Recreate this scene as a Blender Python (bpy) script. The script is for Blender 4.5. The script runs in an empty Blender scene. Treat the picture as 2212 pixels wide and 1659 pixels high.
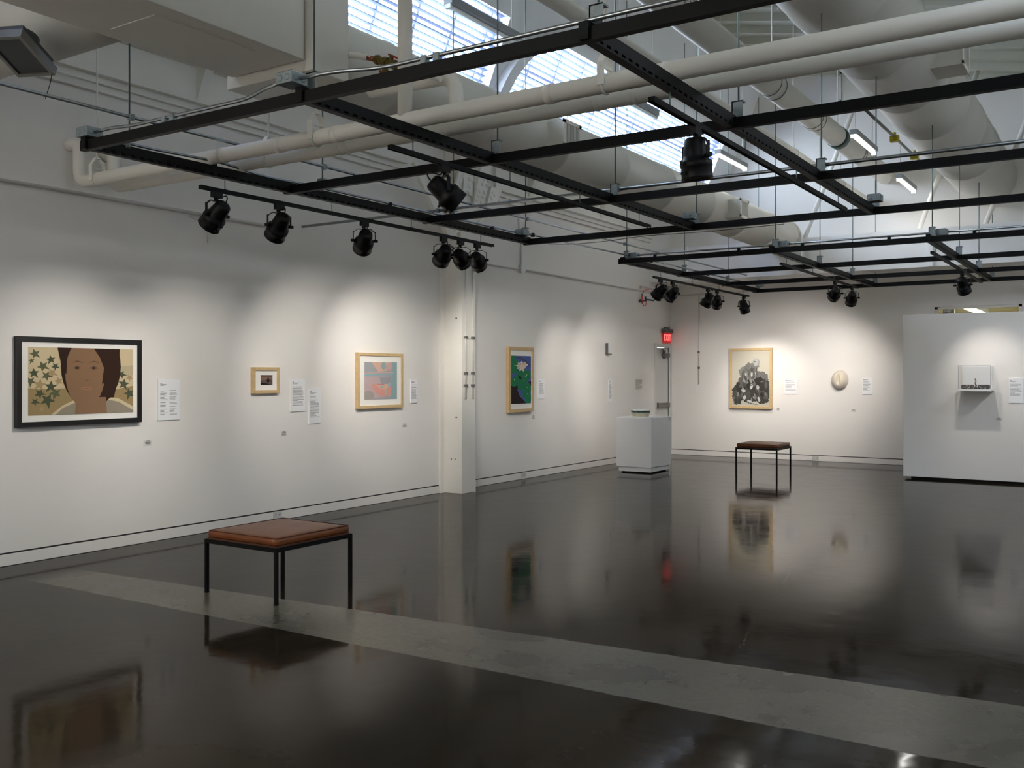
import bpy, bmesh, math, random
from mathutils import Vector, Matrix
random.seed(7)
C = bpy.context.scene.collection
PI = math.pi

# ------------------------------------------------------------------ camera geometry of the photograph
FPX, CX, CY = 2065., 1106., 811.
TH = math.atan((2455 - 1106) / FPX)
HE = 1.55
S_, C_ = math.sin(TH), math.cos(TH)
WL, YB, ZG = -7.7, 17.5, 3.05            # left wall, back wall, underside of lighting grids
def ray(px, py):
    r = (px - CX) / FPX; u = (CY - py) / FPX
    return Vector((-S_ + C_ * r, C_ + S_ * r, u))
EYE = Vector((0, 0, HE))
def PX(px, py, x=WL):
    d = ray(px, py); return EYE + d * (x / d.x)
def PY(px, py, y=YB):
    d = ray(px, py); return EYE + d * (y / d.y)
def PZ(px, py, z=0.0):
    d = ray(px, py); return EYE + d * ((z - HE) / d.z)

# ------------------------------------------------------------------ materials
def lin(c):
    return tuple(((v / 255 / 12.92) if v / 255 <= .04045 else ((v / 255 + .055) / 1.055) ** 2.4) for v in c) + (1,)
def mat(name, rgb, rough=.6, metal=0., spec=.5, noise=0., nscale=8., bump=0., bscale=60., emit=None, estr=0., srgb=True):
    m = bpy.data.materials.new(name); m.use_nodes = True
    nt = m.node_tree; b = nt.nodes['Principled BSDF']
    col = lin(rgb) if srgb else tuple(rgb) + (1,)
    b.inputs['Base Color'].default_value = col
    b.inputs['Roughness'].default_value = rough
    b.inputs['Metallic'].default_value = metal
    b.inputs['Specular IOR Level'].default_value = spec
    if noise or bump:
        tc = nt.nodes.new('ShaderNodeTexCoord')
    if noise:
        n = nt.nodes.new('ShaderNodeTexNoise'); n.inputs['Scale'].default_value = nscale
        n.inputs['Detail'].default_value = 6
        nt.links.new(tc.outputs['Object'], n.inputs['Vector'])
        cr = nt.nodes.new('ShaderNodeValToRGB')
        cr.color_ramp.elements[0].position = .3; cr.color_ramp.elements[1].position = .7
        cr.color_ramp.elements[0].color = tuple(max(0, v * (1 - noise)) for v in col[:3]) + (1,)
        cr.color_ramp.elements[1].color = tuple(min(1, v * (1 + noise)) for v in col[:3]) + (1,)
        nt.links.new(n.outputs['Fac'], cr.inputs['Fac'])
        nt.links.new(cr.outputs['Color'], b.inputs['Base Color'])
    if bump:
        n2 = nt.nodes.new('ShaderNodeTexNoise'); n2.inputs['Scale'].default_value = bscale
        nt.links.new(tc.outputs['Object'], n2.inputs['Vector'])
        bp = nt.nodes.new('ShaderNodeBump'); bp.inputs['Strength'].default_value = bump
        bp.inputs['Distance'].default_value = .01
        nt.links.new(n2.outputs['Fac'], bp.inputs['Height']); nt.links.new(bp.outputs['Normal'], b.inputs['Normal'])
    if emit:
        b.inputs['Emission Color'].default_value = lin(emit); b.inputs['Emission Strength'].default_value = estr
    return m
M = {}
M['wall'] = mat('wall_paint', (236, 232, 227), .75, spec=.2, noise=.015, nscale=1.3, bump=.03, bscale=90)
M['upper'] = mat('upper_wall_paint', (238, 238, 238), .7, spec=.25, noise=.02, nscale=.8)
M['deck'] = mat('roof_deck_paint', (188, 187, 172), .7, spec=.25, noise=.03, nscale=1.5)
M['steel_white'] = mat('white_painted_steel', (234, 231, 223), .55, noise=.02, nscale=3, bump=.03, bscale=25)
M['duct'] = mat('white_wrapped_duct', (222, 219, 210), .5, noise=.03, nscale=2.2, bump=.16, bscale=5)
M['pipe'] = mat('white_insulated_pipe', (230, 226, 216), .55, noise=.025, nscale=3, bump=.09, bscale=11)
M['black'] = mat('black_painted_steel', (5, 5, 6), .55, spec=.22, noise=.12, nscale=14)
M['black2'] = mat('black_track_light', (5, 5, 7), .48, spec=.28)
M['galv'] = mat('galvanised_steel', (168, 174, 176), .27, metal=.85, noise=.12, nscale=30)
M['greyz'] = mat('galvanised_box', (140, 150, 152), .5, metal=.55, noise=.14, nscale=35)
M['rod'] = mat('zinc_threaded_rod', (112, 130, 128), .45, metal=.6)
M['conduit_white'] = mat('painted_conduit', (214, 211, 205), .6)
M['leather'] = mat('tan_leather', (124, 70, 38), .42, spec=.4, noise=.16, nscale=5, bump=.12, bscale=40)
M['piping'] = mat('leather_seam', (78, 42, 20), .5)
M['oak'] = mat('pale_maple_frame', (205, 176, 130), .5, noise=.08, nscale=22)
M['blackframe'] = mat('black_frame_wood', (17, 15, 14), .45)
M['matboard'] = mat('mat_board', (240, 237, 230), .85)
M['card'] = mat('white_card', (240, 240, 242), .7)
M['ink'] = mat('grey_print', (120, 119, 119), .8)
M['inkdark'] = mat('dark_print', (84, 82, 80), .8)
M['white'] = mat('gallery_white', (232, 232, 232), .6, noise=.01, nscale=3)
M['plastic'] = mat('white_plastic', (235, 235, 232), .4)
M['plate'] = mat('outlet_plate', (206, 205, 202), .4)
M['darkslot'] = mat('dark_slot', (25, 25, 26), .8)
M['doorpaint'] = mat('door_paint', (206, 205, 202), .45, noise=.01)
M['alu'] = mat('dull_aluminium', (128, 126, 122), .45, metal=.7)
M['exitgrey'] = mat('sign_housing', (98, 97, 96), .5)
M['exitred'] = mat('lit_sign_panel', (150, 22, 26), .4, emit=(255, 40, 44), estr=.22)
M['exittext'] = mat('lit_sign_letters', (255, 60, 60), .4, emit=(255, 96, 92), estr=2.0)
M['brass'] = mat('aged_brass', (110, 92, 44), .42, metal=.7, noise=.25, nscale=40)
M['copper'] = mat('copper', (150, 88, 60), .4, metal=.8)
M['redpaint'] = mat('red_handle', (150, 20, 24), .45)
M['redcable'] = mat('red_cable', (232, 96, 88), .5)
M['blue'] = mat('blue_lever', (44, 74, 120), .45)
M['yellow'] = mat('yellow_clamp', (190, 172, 20), .5)
M['greenband'] = mat('dark_green_band', (30, 70, 62), .5)
M['tube'] = mat('fluorescent_tube', (255, 255, 250), .4, emit=(255, 252, 240), estr=7)
M['tubewarm'] = mat('warm_fluorescent', (255, 250, 220), .4, emit=(255, 250, 214), estr=3.2)
M['lens'] = mat('lit_lamp_lens', (255, 250, 240), .3, emit=(255, 236, 205), estr=6)
M['grey'] = mat('grey_fixture', (150, 153, 156), .5)
M['darkgrey'] = mat('dark_panel', (62, 64, 66), .55)
M['beige'] = mat('beige_ceiling', (206, 200, 172), .7)
M['slat'] = mat('louvre_slat', (128, 142, 176), .6)
M['sash'] = mat('window_sash_white', (222, 230, 242), .5)
def glass_mat(name, tint=(1, 1, 1), refl=.06):
    m = bpy.data.materials.new(name); m.use_nodes = True; nt = m.node_tree
    for n in list(nt.nodes): nt.nodes.remove(n)
    out = nt.nodes.new('ShaderNodeOutputMaterial'); mx = nt.nodes.new('ShaderNodeMixShader')
    t = nt.nodes.new('ShaderNodeBsdfTransparent'); g = nt.nodes.new('ShaderNodeBsdfGlossy')
    t.inputs['Color'].default_value = tuple(tint) + (1,); g.inputs['Roughness'].default_value = .02
    mx.inputs['Fac'].default_value = refl
    nt.links.new(t.outputs[0], mx.inputs[1]); nt.links.new(g.outputs[0], mx.inputs[2]); nt.links.new(mx.outputs[0], out.inputs[0])
    return m
M['glass'] = glass_mat('window_glass', (.95, .97, 1.0), .05)
M['acrylic'] = glass_mat('clear_acrylic', (.97, .97, .97), .05)
ART = {}
def ink(rgb):
    k = 'paint_%02x%02x%02x' % rgb
    if k not in ART: ART[k] = mat(k, rgb, .75, spec=.2)
    return ART[k]

def floor_material():
    m = bpy.data.materials.new('polished_concrete'); m.use_nodes = True
    nt = m.node_tree; N = nt.nodes; L = nt.links; b = N['Principled BSDF']
    def nd(t, **kw):
        n = N.new('ShaderNode' + t)
        for k, v in kw.items(): setattr(n, k, v)
        return n
    def math_(op, a, bb=None, c=None):
        n = nd('Math', operation=op)
        for i, v in enumerate((a, bb, c)):
            if v is None: continue
            if isinstance(v, (int, float)): n.inputs[i].default_value = v
            else: L.new(v, n.inputs[i])
        return n.outputs[0]
    geo = nd('NewGeometry'); pos = geo.outputs['Position']
    sx = nd('SeparateXYZ'); L.new(pos, sx.inputs[0]); X, Y = sx.outputs[0], sx.outputs[1]
    def noise(scale, detail=5, rough=.55, vec=pos, dist=0):
        n = nd('TexNoise'); n.inputs['Scale'].default_value = scale; n.inputs['Detail'].default_value = detail
        n.inputs['Roughness'].default_value = rough; n.inputs['Distortion'].default_value = dist
        L.new(vec, n.inputs['Vector']); return n.outputs['Fac']
    def step(v, lo, hi):
        n = nd('MapRange', interpolation_type='SMOOTHSTEP')
        L.new(v, n.inputs[0]); n.inputs[1].default_value = lo; n.inputs[2].default_value = hi
        return n.outputs[0]
    def mix(f, a, bb):
        n = nd('Mix', data_type='RGBA')
        if isinstance(f, (int, float)): n.inputs[0].default_value = f
        else: L.new(f, n.inputs[0])
        for i, v in ((6, a), (7, bb)):
            if isinstance(v, tuple): n.inputs[i].default_value = v
            else: L.new(v, n.inputs[i])
        return n.outputs[2]
    big = noise(.7, 6); mid = noise(3.2, 8, .65); fine = noise(38, 6, .7)
    base = mix(step(big, .35, .65), lin((32, 27, 21)), lin((46, 39, 30)))
    base = mix(math_('MULTIPLY', step(mid, .45, .7), .35), base, lin((25, 22, 19)))
    # cast-in strip of rougher, paler concrete running across the room
    wob = math_('MULTIPLY', math_('SUBTRACT', noise(9), .5), .03)
    du = math_('SUBTRACT', math_('ADD', math_('ADD', math_('MULTIPLY', X, .085), 5.10), wob), Y)      # to the far edge
    dl = math_('SUBTRACT', math_('ADD', Y, wob), math_('ADD', math_('MULTIPLY', X, .02), 4.19))       # from the near edge
    inner = math_('MULTIPLY', step(du, -.004, .01), step(dl, -.004, .01))
    end = step(math_('ADD', X, math_('MULTIPLY', noise(2.), .8)), -6.75, -6.3)
    inner = math_('MULTIPLY', inner, end)
    patch = step(noise(1.7, 5, .65), .32, .68)
    stripc = mix(patch, lin((60, 56, 46)), lin((106, 101, 84)))
    grain = step(math_('ADD', math_('MULTIPLY', noise(26., 5, .75), .6), math_('MULTIPLY', noise(95., 3, .7), .4)), .38, .62)
    stripc = mix(math_('MULTIPLY', math_('SUBTRACT', 1., grain), .55), stripc, lin((46, 43, 36)))
    stripc = mix(math_('MULTIPLY', step(X, -4.2, -2.2), .4), stripc, lin((52, 49, 42)))
    base = mix(inner, base, stripc)
    s1 = math_('SUBTRACT', 1., step(math_('ABSOLUTE', du), .004, .012))
    s2 = math_('SUBTRACT', 1., step(math_('ABSOLUTE', dl), .004, .012))
    seam = math_('MULTIPLY', math_('MAXIMUM', s1, s2), end)
    base = mix(math_('MULTIPLY', seam, .7), base, lin((24, 22, 19)))
    # wall-side stain line along the left wall
    st = math_('ADD', X, math_('MULTIPLY', math_('SUBTRACT', noise(2.2, 4), .5), .35))
    sl = math_('SUBTRACT', 1., step(math_('ABSOLUTE', math_('SUBTRACT', st, -7.05)), .03, .11))
    base = mix(math_('MULTIPLY', sl, .45), base, lin((40, 36, 31)))
    # cracks
    nz = math_('MULTIPLY', math_('SUBTRACT', noise(7.0, 6, .7), .5), .14)
    def crack(pts, w):
        tot = None
        for (x0, y0), (x1, y1) in zip(pts, pts[1:]):
            k = (x1 - x0) / (y1 - y0)
            xl = math_('ADD', math_('MULTIPLY', math_('SUBTRACT', Y, y0), k), x0)
            d = math_('ABSOLUTE', math_('SUBTRACT', math_('ADD', X, nz), xl))
            c = math_('SUBTRACT', 1., step(d, w * .3, w))
            c = math_('MULTIPLY', c, math_('LESS_THAN', Y, max(y0, y1)))
            c = math_('MULTIPLY', c, math_('GREATER_THAN', Y, min(y0, y1)))
            tot = c if tot is None else math_('MAXIMUM', tot, c)
        return tot
    ck = crack([(-2.69, 8.33), (-2.31, 7.57), (-2.22, 7.16), (-2.09, 6.70), (-2.07, 6.19), (-1.97, 5.68), (-1.88, 5.26)], .007)
    base = mix(math_('MULTIPLY', ck, .4), base, lin((92, 86, 76)))
    ck2 = crack([(-4.6, 11.2), (-4.2, 12.6), (-3.9, 15.2)], .01)
    base = mix(math_('MULTIPLY', ck2, .5), base, lin((24, 22, 20)))
    # paint specks
    vo = nd('TexVoronoi'); vo.inputs['Scale'].default_value = 9.; L.new(pos, vo.inputs['Vector'])
    sp = math_('MULTIPLY', math_('SUBTRACT', 1., step(vo.outputs['Distance'], .03, .05)), step(noise(1.3, 3), .5, .6))
    base = mix(math_('MULTIPLY', sp, .6), base, lin((130, 128, 122)))
    L.new(base, b.inputs['Base Color'])
    rg = math_('ADD', math_('MULTIPLY', step(mid, .3, .75), .06), .06)
    rr = math_('ADD', math_('MULTIPLY', math_('SUBTRACT', 1., patch), -.08), .33)
    rn = nd('Mix', data_type='FLOAT'); L.new(inner, rn.inputs[0]); L.new(rg, rn.inputs[2]); L.new(rr, rn.inputs[3])
    L.new(rn.outputs[0], b.inputs['Roughness'])
    b.inputs['Specular IOR Level'].default_value = .5
    L.new(math_('ADD', math_('MULTIPLY', inner, .27), 1.125), b.inputs['IOR'])
    b.inputs['Specular Tint'].default_value = (1.0, .92, .80, 1)
    hb = math_('ADD', math_('MULTIPLY', noise(4.0, 2), .6), math_('MULTIPLY', math_('MULTIPLY', fine, inner), .35))
    bp = nd('Bump'); bp.inputs['Strength'].default_value = .12; bp.inputs['Distance'].default_value = .012
    L.new(hb, bp.inputs['Height']); L.new(bp.outputs['Normal'], b.inputs['Normal'])
    return m
M['floor'] = floor_material()

# ------------------------------------------------------------------ mesh builder
WM = {}                                                     # world matrix of every built object
class MB:
    def __init__(s): s.bm = bmesh.new(); s.T = Matrix(); s.smooth = set(); s.mi = 0
    def _v(s, p): return s.bm.verts.new(s.T @ Vector(p))
    def face(s, vs, smooth=False):
        try: f = s.bm.faces.new(vs)
        except ValueError: return None
        f.material_index = s.mi; f.smooth = smooth; return f
    def box(s, x0, x1, y0, y1, z0, z1, bev=0.):
        x0, x1 = sorted((x0, x1)); y0, y1 = sorted((y0, y1)); z0, z1 = sorted((z0, z1))
        v = [s._v((x, y, z)) for z in (z0, z1) for y in (y0, y1) for x in (x0, x1)]
        fs = [s.face([v[i] for i in q]) for q in ((0, 2, 3, 1), (4, 5, 7, 6), (0, 1, 5, 4), (2, 6, 7, 3), (0, 4, 6, 2), (1, 3, 7, 5))]
        if bev:
            es = set(e for f in fs for e in f.edges)
            r = bmesh.ops.bevel(s.bm, geom=list(es), offset=bev, segments=2, profile=.6, affect='EDGES')
            for f in r['faces']: f.material_index = s.mi; f.smooth = True
        return s
    def obox(s, p0, p1, w, h, up=(0, 0, 1), ext=0.):
        """box with its length from p0 to p1, width w sideways and height h along up"""
        p0, p1 = Vector(p0), Vector(p1); d = (p1 - p0); n = d.length; d.normalize()
        up = Vector(up)
        if abs(up.dot(d)) > .99: up = Vector((1, 0, 0))
        a = d.cross(up).normalized(); u = a.cross(d).normalized()
        T = s.T.copy(); R = Matrix((d, a, u)).transposed().to_4x4(); R.translation = p0
        s.T = T @ R; s.box(-ext, n + ext, -w / 2, w / 2, -h / 2, h / 2); s.T = T; return s
    def lathe(s, p, d, prof, seg=24, caps=True, smooth=True):
        """profile of (distance along d, radius) turned about the axis through p"""
        p, d = Vector(p), Vector(d).normalized()
        a = d.orthogonal().normalized(); b = d.cross(a)
        rings = []
        for (t, r) in prof:
            rings.append([s._v(p + d * t + (a * math.cos(2 * PI * i / seg) + b * math.sin(2 * PI * i / seg)) * max(r, 1e-4)) for i in range(seg)])
        for q in range(len(rings) - 1):
            for i in range(seg):
                j = (i + 1) % seg
                s.face([rings[q][i], rings[q][j], rings[q + 1][j], rings[q + 1][i]], smooth)
        if caps:
            s.face(list(reversed(rings[0]))); s.face(rings[-1])
        return s
    def cyl(s, p0, p1, r, seg=16, r1=None):
        p0, p1 = Vector(p0), Vector(p1)
        return s.lathe(p0, p1 - p0, [(0, r), ((p1 - p0).length, r if r1 is None else r1)], seg)
    def tube(s, pts, r, seg=10, bend=0., caps=True):
        """round tube through pts, corners rounded with radius bend"""
        pts = [Vector(p) for p in pts]
        if bend:
            out = [pts[0]]
            for i in range(1, len(pts) - 1):
                a, b, c = pts[i - 1], pts[i], pts[i + 1]
                k = min(bend, (a - b).length * .49, (c - b).length * .49)
                q0 = b + (a - b).normalized() * k; q1 = b + (c - b).normalized() * k
                for j in range(7):
                    t = j / 6; out.append(q0 * (1 - t) ** 2 + b * 2 * t * (1 - t) + q1 * t * t)
            out.append(pts[-1]); pts = out
        n = len(pts); rings = []; prev = None
        for i in range(n):
            d = (pts[min(i + 1, n - 1)] - pts[max(i - 1, 0)]).normalized()
            a = d.orthogonal().normalized() if prev is None else (prev - d * prev.dot(d)).normalized()
            prev = a; b = d.cross(a)
            rings.append([s._v(pts[i] + (a * math.cos(2 * PI * k / seg) + b * math.sin(2 * PI * k / seg)) * r) for k in range(seg)])
        for q in range(n - 1):
            for k in range(seg):
                j = (k + 1) % seg
                s.face([rings[q][k], rings[q][j], rings[q + 1][j], rings[q + 1][k]], True)
        if caps: s.face(list(reversed(rings[0]))); s.face(rings[-1])
        return s
    def prism(s, pts, n0, n1, axes):
        """polygon pts (u,v) extruded along the third axis from n0 to n1; axes maps (u,v,n) to a point"""
        lo = [s._v(axes(u, v, n0)) for u, v in pts]; hi = [s._v(axes(u, v, n1)) for u, v in pts]
        s.face(list(reversed(lo))); s.face(hi)
        k = len(pts)
        for i in range(k): s.face([lo[i], lo[(i + 1) % k], hi[(i + 1) % k], hi[i]])
        return s
    def flat(s, pts, n, axes):
        s.face([s._v(axes(u, v, n)) for u, v in pts]); return s
    def build(s, name, m, parent=None, loc=None, label=None):
        bmesh.ops.recalc_face_normals(s.bm, faces=s.bm.faces[:]) if not getattr(s, 'keep', False) else None
        me = bpy.data.meshes.new(name)
        if parent is None:
            if loc is None:
                xs = [v.co for v in s.bm.verts]
                lo = Vector([min(c[i] for c in xs) for i in range(3)]); hi = Vector([max(c[i] for c in xs) for i in range(3)])
                loc = Vector(((lo.x + hi.x) / 2, (lo.y + hi.y) / 2, lo.z))
            W = Matrix.Translation(loc); base = W
        else:
            W = WM[parent.name]; base = W
        bmesh.ops.transform(s.bm, matrix=base.inverted(), verts=s.bm.verts[:])
        s.bm.to_mesh(me); s.bm.free()
        for x in (m if isinstance(m, (list, tuple)) else [m]): me.materials.append(x)
        o = bpy.data.objects.new(name, me); C.objects.link(o)
        if parent is None: o.location = loc
        else: o.parent = parent
        WM[o.name] = W
        if label: o['label'] = label
        return o

def tag(o, label, cat, group=None, kind=None):
    o['label'] = label; o['category'] = cat
    if group: o['group'] = group
    if kind: o['kind'] = kind
    return o
def thing(name, label, cat, loc, group=None, kind=None):
    o = bpy.data.objects.new(name, None); o.empty_display_size = .1; C.objects.link(o)
    o.location = loc; WM[o.name] = Matrix.Translation(Vector(loc))
    return tag(o, label, cat, group, kind)
def struct(name, mb, m, label, cat):
    return tag(mb.build(name, m), label, cat, kind='structure')

def left_axes(u, v, n): return (WL + n, u, v)               # u to the right along the left wall
def back_axes(u, v, n): return (u, YB - n, v)
def part_axes(u, v, n): return (u, 15.30 - n, v)            # front face of the free-standing partition

# ------------------------------------------------------------------ the room
X1, Y0 = 5.2, -4.0
b = MB(); b.box(WL - .2, X1 + .2, Y0 - .2, YB + .2, -.12, 0); struct('floor', b, M['floor'], 'dark polished concrete floor with a paler rough strip across it', 'floor')
DY0, DY1, DZ1 = 16.80, 17.42, 2.09
ZE = 4.75                                                   # eave of the left wall
b = MB(); b.box(WL - .2, WL, Y0 - .2, DY0, 0, ZE); b.box(WL - .2, WL, DY1, YB + .2, 0, ZE); b.box(WL - .2, WL, DY0, DY1, DZ1, ZE)
struct('wall_left', b, M['wall'], 'long white painted gallery wall on the left', 'wall')
WX0, WX1, WZ0, WZ1 = -2.87, -1.55, 1.7, 2.71
b = MB(); b.box(WL - .2, WX0, YB, YB + .2, 0, 7.6); b.box(WX1, X1 + .2, YB, YB + .2, 0, 7.6); b.box(WX0, WX1, YB, YB + .2, 0, WZ0); b.box(WX0, WX1, YB, YB + .2, WZ1, 7.6)
struct('wall_back', b, M['wall'], 'white end wall at the far side of the gallery', 'wall')
b = MB(); b.box(WL - .2, X1 + .2, Y0 - .2, Y0, 0, 7.6); struct('wall_front', b, M['wall'], 'white wall behind the viewpoint', 'wall')
b = MB(); b.box(X1, X1 + .2, Y0, YB, 0, 7.6); struct('wall_right', b, M['wall'], 'white wall on the right outside the photo', 'wall')
# baseboards with a dark reveal above them
def baseboard(name, axes, spans, label):
    b = MB()
    for u0, u1 in spans:
        b.mi = 0; b.prism([(u0, 0.004), (u1, 0.004), (u1, .095), (u0, .095)], -.001, .014, axes)
        b.mi = 1; b.prism([(u0, .095), (u1, .095), (u1, .108), (u0, .108)], -.001, .003, axes)
    return tag(b.build(name, [M['wall'], M['darkslot']]), label, 'baseboard', kind='structure')
baseboard('baseboard_left', left_axes, [(Y0, 10.02), (10.42, DY0 - .1)], 'white baseboard along the left wall with dark reveal line')
baseboard('baseboard_back', back_axes, [(WL + .01, X1)], 'white baseboard along the far wall with dark reveal line')

# sloping skylight wall over the left eave, two long windows in it, arch-headed at their near top corner
SX, SZ, SK = -6.3, 5.83, 2.45
SN = Vector((SK, 0, -1)).normalized()                       # into the room
def sky_axes(u, v, n):                                      # u = y, v = height z, n into the room
    p = Vector((SX + (v - SZ) / SK, u, v)) + SN * n; return p
ZT, ZW0, ZW1 = 7.25, 4.86, 5.85
b = MB()
def pier(y0, y1, arch):                                     # arch: quarter ellipse cut whose tip reaches into the window on the right
    b.prism([(y0, ZW0), (y1, ZW0), (y1, ZW1), (y0, ZW1)], -.22, 0, sky_axes)
    if arch:
        ay, az = .95, .95
        pts = [(y1, ZW1)] + [(y1 + ay * (1 - math.cos(t * PI / 24)), ZW1 - az + az * math.sin(t * PI / 24)) for t in range(0, 13)]
        b.prism(pts, -.22, 0, sky_axes)
b.prism([(Y0, ZE - .1), (YB, ZE - .1), (YB, ZW0), (Y0, ZW0)], -.22, 0, sky_axes)
b.prism([(Y0, ZW1), (YB, ZW1), (YB, ZT), (Y0, ZT)], -.22, 0, sky_axes)
pier(Y0, 2.0, True); pier(9.6, 9.86, True); pier(16.75, YB, False)
b.box(WL - .2, SX + (ZE - SZ) / SK + .1, Y0 - .2, YB + .2, ZE, ZE + .12)
struct('wall_skylight', b, M['upper'], 'sloping white upper wall that holds the two skylight windows', 'wall')
b = MB()                                                    # moulded arch trim standing proud of the slope
pts_o = [(9.86 - .17, ZW0)] + [(9.86 - .17 + 1.12 * (1 - math.cos(t * PI / 24)), ZW1 - .95 + 1.08 * math.sin(t * PI / 24)) for t in range(0, 13)]
pts_i = [(9.86, ZW0)] + [(9.86 + .95 * (1 - math.cos(t * PI / 24)), ZW1 - .95 + .95 * math.sin(t * PI / 24)) for t in range(0, 13)]
for i in range(len(pts_o) - 1):
    b.prism([pts_o[i], pts_i[i], pts_i[i + 1], pts_o[i + 1]], -.01, .12, sky_axes)
b.prism([(10.81, ZW1), (16.75, ZW1), (16.75, ZW1 + .12), (10.81, ZW1 + .12)], -.01, .12, sky_axes)
struct('trim_1', b, M['upper'], 'white arched moulding round the larger skylight', 'trim')
for idx, (ya, yb, lab) in enumerate(((2.0, 9.6, 'bright louvred skylight partly hidden at the top of the photo'), (9.86, 16.75, 'large arch-headed louvred skylight above the round duct'))):
    w = thing('window_%d' % (idx + 1), lab, 'window', sky_axes((ya + yb) / 2, ZW0, -.12), kind='structure')
    f = MB()
    for q in range(int((yb - ya) / .62) + 2):
        y = min(ya + q * .62, yb - .02)
        f.prism([(y - .018, ZW0), (y + .018, ZW0), (y + .018, ZW1), (y - .018, ZW1)], -.19, -.15, sky_axes)
    for v in (ZW0, (ZW0 + ZW1) / 2, ZW1 - .03):
        f.prism([(ya, v), (yb, v), (yb, v + .035), (ya, v + .035)], -.19, -.15, sky_axes)
    f.build('window_frame', M['sash'], w)
    g = MB(); g.flat([(ya, ZW0), (yb, ZW0), (yb, ZW1), (ya, ZW1)], -.17, sky_axes); g.build('pane', M['glass'], w)
    s = MB(); k = 15
    for q in range(k):
        v = ZW0 + .03 + (ZW1 - ZW0 - .05) * q / (k - 1)
        p0 = Vector(sky_axes(ya + .02, v, -.10)); p1 = Vector(sky_axes(yb - .02, v, -.10))
        s.obox(p0, p1, .056, .007, up=(0, 0, 1))
    s.build('louvre', M['slat'], w)
# roof deck falling away to the right, with purlin ribs
RX0 = SX + (ZT - SZ) / SK
RKS = -.2
def roof_z(x): return ZT + RKS * (x - RX0)
b = MB()
def roof_axes(u, v, n): return (u, v, roof_z(u) + n)
LX0, LX1, LY0, LY1 = 2.2, 2.9, -2.5, 13.5                     # added roof opening out of view, lets in fill daylight
for u0, u1, w0, w1 in ((RX0 - .3, LX0, Y0 - .2, YB + .2), (LX1, X1 + .2, Y0 - .2, YB + .2), (LX0, LX1, Y0 - .2, LY0), (LX0, LX1, LY1, YB + .2)):
    b.prism([(u0, w0), (u1, w0), (u1, w1), (u0, w1)], 0, .15, roof_axes)
y = Y0 + .3
while y < YB:
    b.prism([(RX0, y - .04), (LX0, y - .04), (LX0, y + .04), (RX0, y + .04)], -.12, .01, roof_axes); y += .62
struct('ceiling', b, M['deck'], 'white ribbed roof deck high above the gallery', 'ceiling')
w = thing('window_3', 'added long flat roof light, unseen at the right, for fill daylight', 'window', ((LX0 + LX1) / 2, 5, roof_z(2.5)), kind='structure')
f = MB(); y = LY0
while y <= LY1 + .01: f.prism([(LX0, y - .03), (LX1, y - .03), (LX1, y + .03), (LX0, y + .03)], .05, .1, roof_axes); y += 2.0
for x in (LX0, LX1 - .05): f.prism([(x, LY0), (x + .05, LY0), (x + .05, LY1), (x, LY1)], .05, .1, roof_axes)
f.build('window_frame', M['sash'], w)
g = MB(); g.flat([(LX0, LY0), (LX1, LY0), (LX1, LY1), (LX0, LY1)], .07, roof_axes); g.build('pane', M['glass'], w)

# interior window in the far wall and the lit room behind it
w = thing('window_4', 'interior window above the partition showing a lit room beyond', 'window', ((WX0 + WX1) / 2, YB + .1, WZ0), kind='structure')
f = MB()
for x0, x1, z0, z1 in ((WX0, WX0 + .05, WZ0, WZ1), (WX1 - .05, WX1, WZ0, WZ1), (WX0, WX1, WZ0, WZ0 + .05), (WX0, WX1, WZ1 - .04, WZ1)):
    f.box(x0, x1, YB + .02, YB + .1, z0, z1)
f.build('window_frame', M['wall'], w)
g = MB(); g.box(WX0, WX1, YB + .055, YB + .062, WZ0, WZ1); g.build('pane', M['glass'], w)
b = MB(); b.box(WX0 - 1.2, WX1 + 2.2, YB + .2, YB + 4.2, 3.0, 3.1); struct('trim_2', b, M['beige'], 'pale ceiling of the room behind the interior window', 'ceiling')
b = MB(); b.box(WX0 - 1.2, WX1 + 2.2, YB + 4.1, YB + 4.2, 0, 3.0); b.box(WX0 - 1.3, WX0 - 1.2, YB + .2, YB + 4.2, 0, 3.1); b.box(WX1 + 2.2, WX1 + 2.3, YB + .2, YB + 4.2, 0, 3.1)
b.box(WX0 - 1.2, WX1 + 2.2, YB + .2, YB + 4.2, -.1, 0)
struct('trim_3', b, M['beige'], 'pale walls of the room behind the interior window', 'wall')
t = thing('fluorescent_light', 'glowing ceiling light seen through the interior window above the partition', 'ceiling light', (-2.5, 19.3, 2.74))
b = MB(); b.box(-2.62, -2.40, 18.0, 20.6, 2.76, 3.0); b.build('housing', M['grey'], t)
b = MB(); b.box(-2.59, -2.43, 18.05, 20.55, 2.74, 2.76); b.build('diffuser', M['tubewarm'], t)
t = thing('fluorescent_light', 'second glowing ceiling light behind the interior window, farther right', 'ceiling light', (-1.6, 19.8, 2.9))
b = MB(); b.box(-2.2, -1.0, 20.2, 20.42, 2.92, 3.0); b.build('housing', M['grey'], t)
b = MB(); b.box(-2.15, -1.05, 20.23, 20.39, 2.9, 2.92); b.build('diffuser', M['tubewarm'], t)
t = thing('wall_speaker', 'dark bracketed box just inside the left edge of the interior window', 'box', (-2.78, 17.95, 2.45))
b = MB(); b.box(-2.80, -2.72, 17.9, 18.0, 2.45, 3.0); b.build('bracket', M['darkgrey'], t)
b = MB(); b.box(-2.72, -2.62, 17.88, 18.02, 2.56, 2.72); b.build('body', M['grey'], t)

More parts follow.
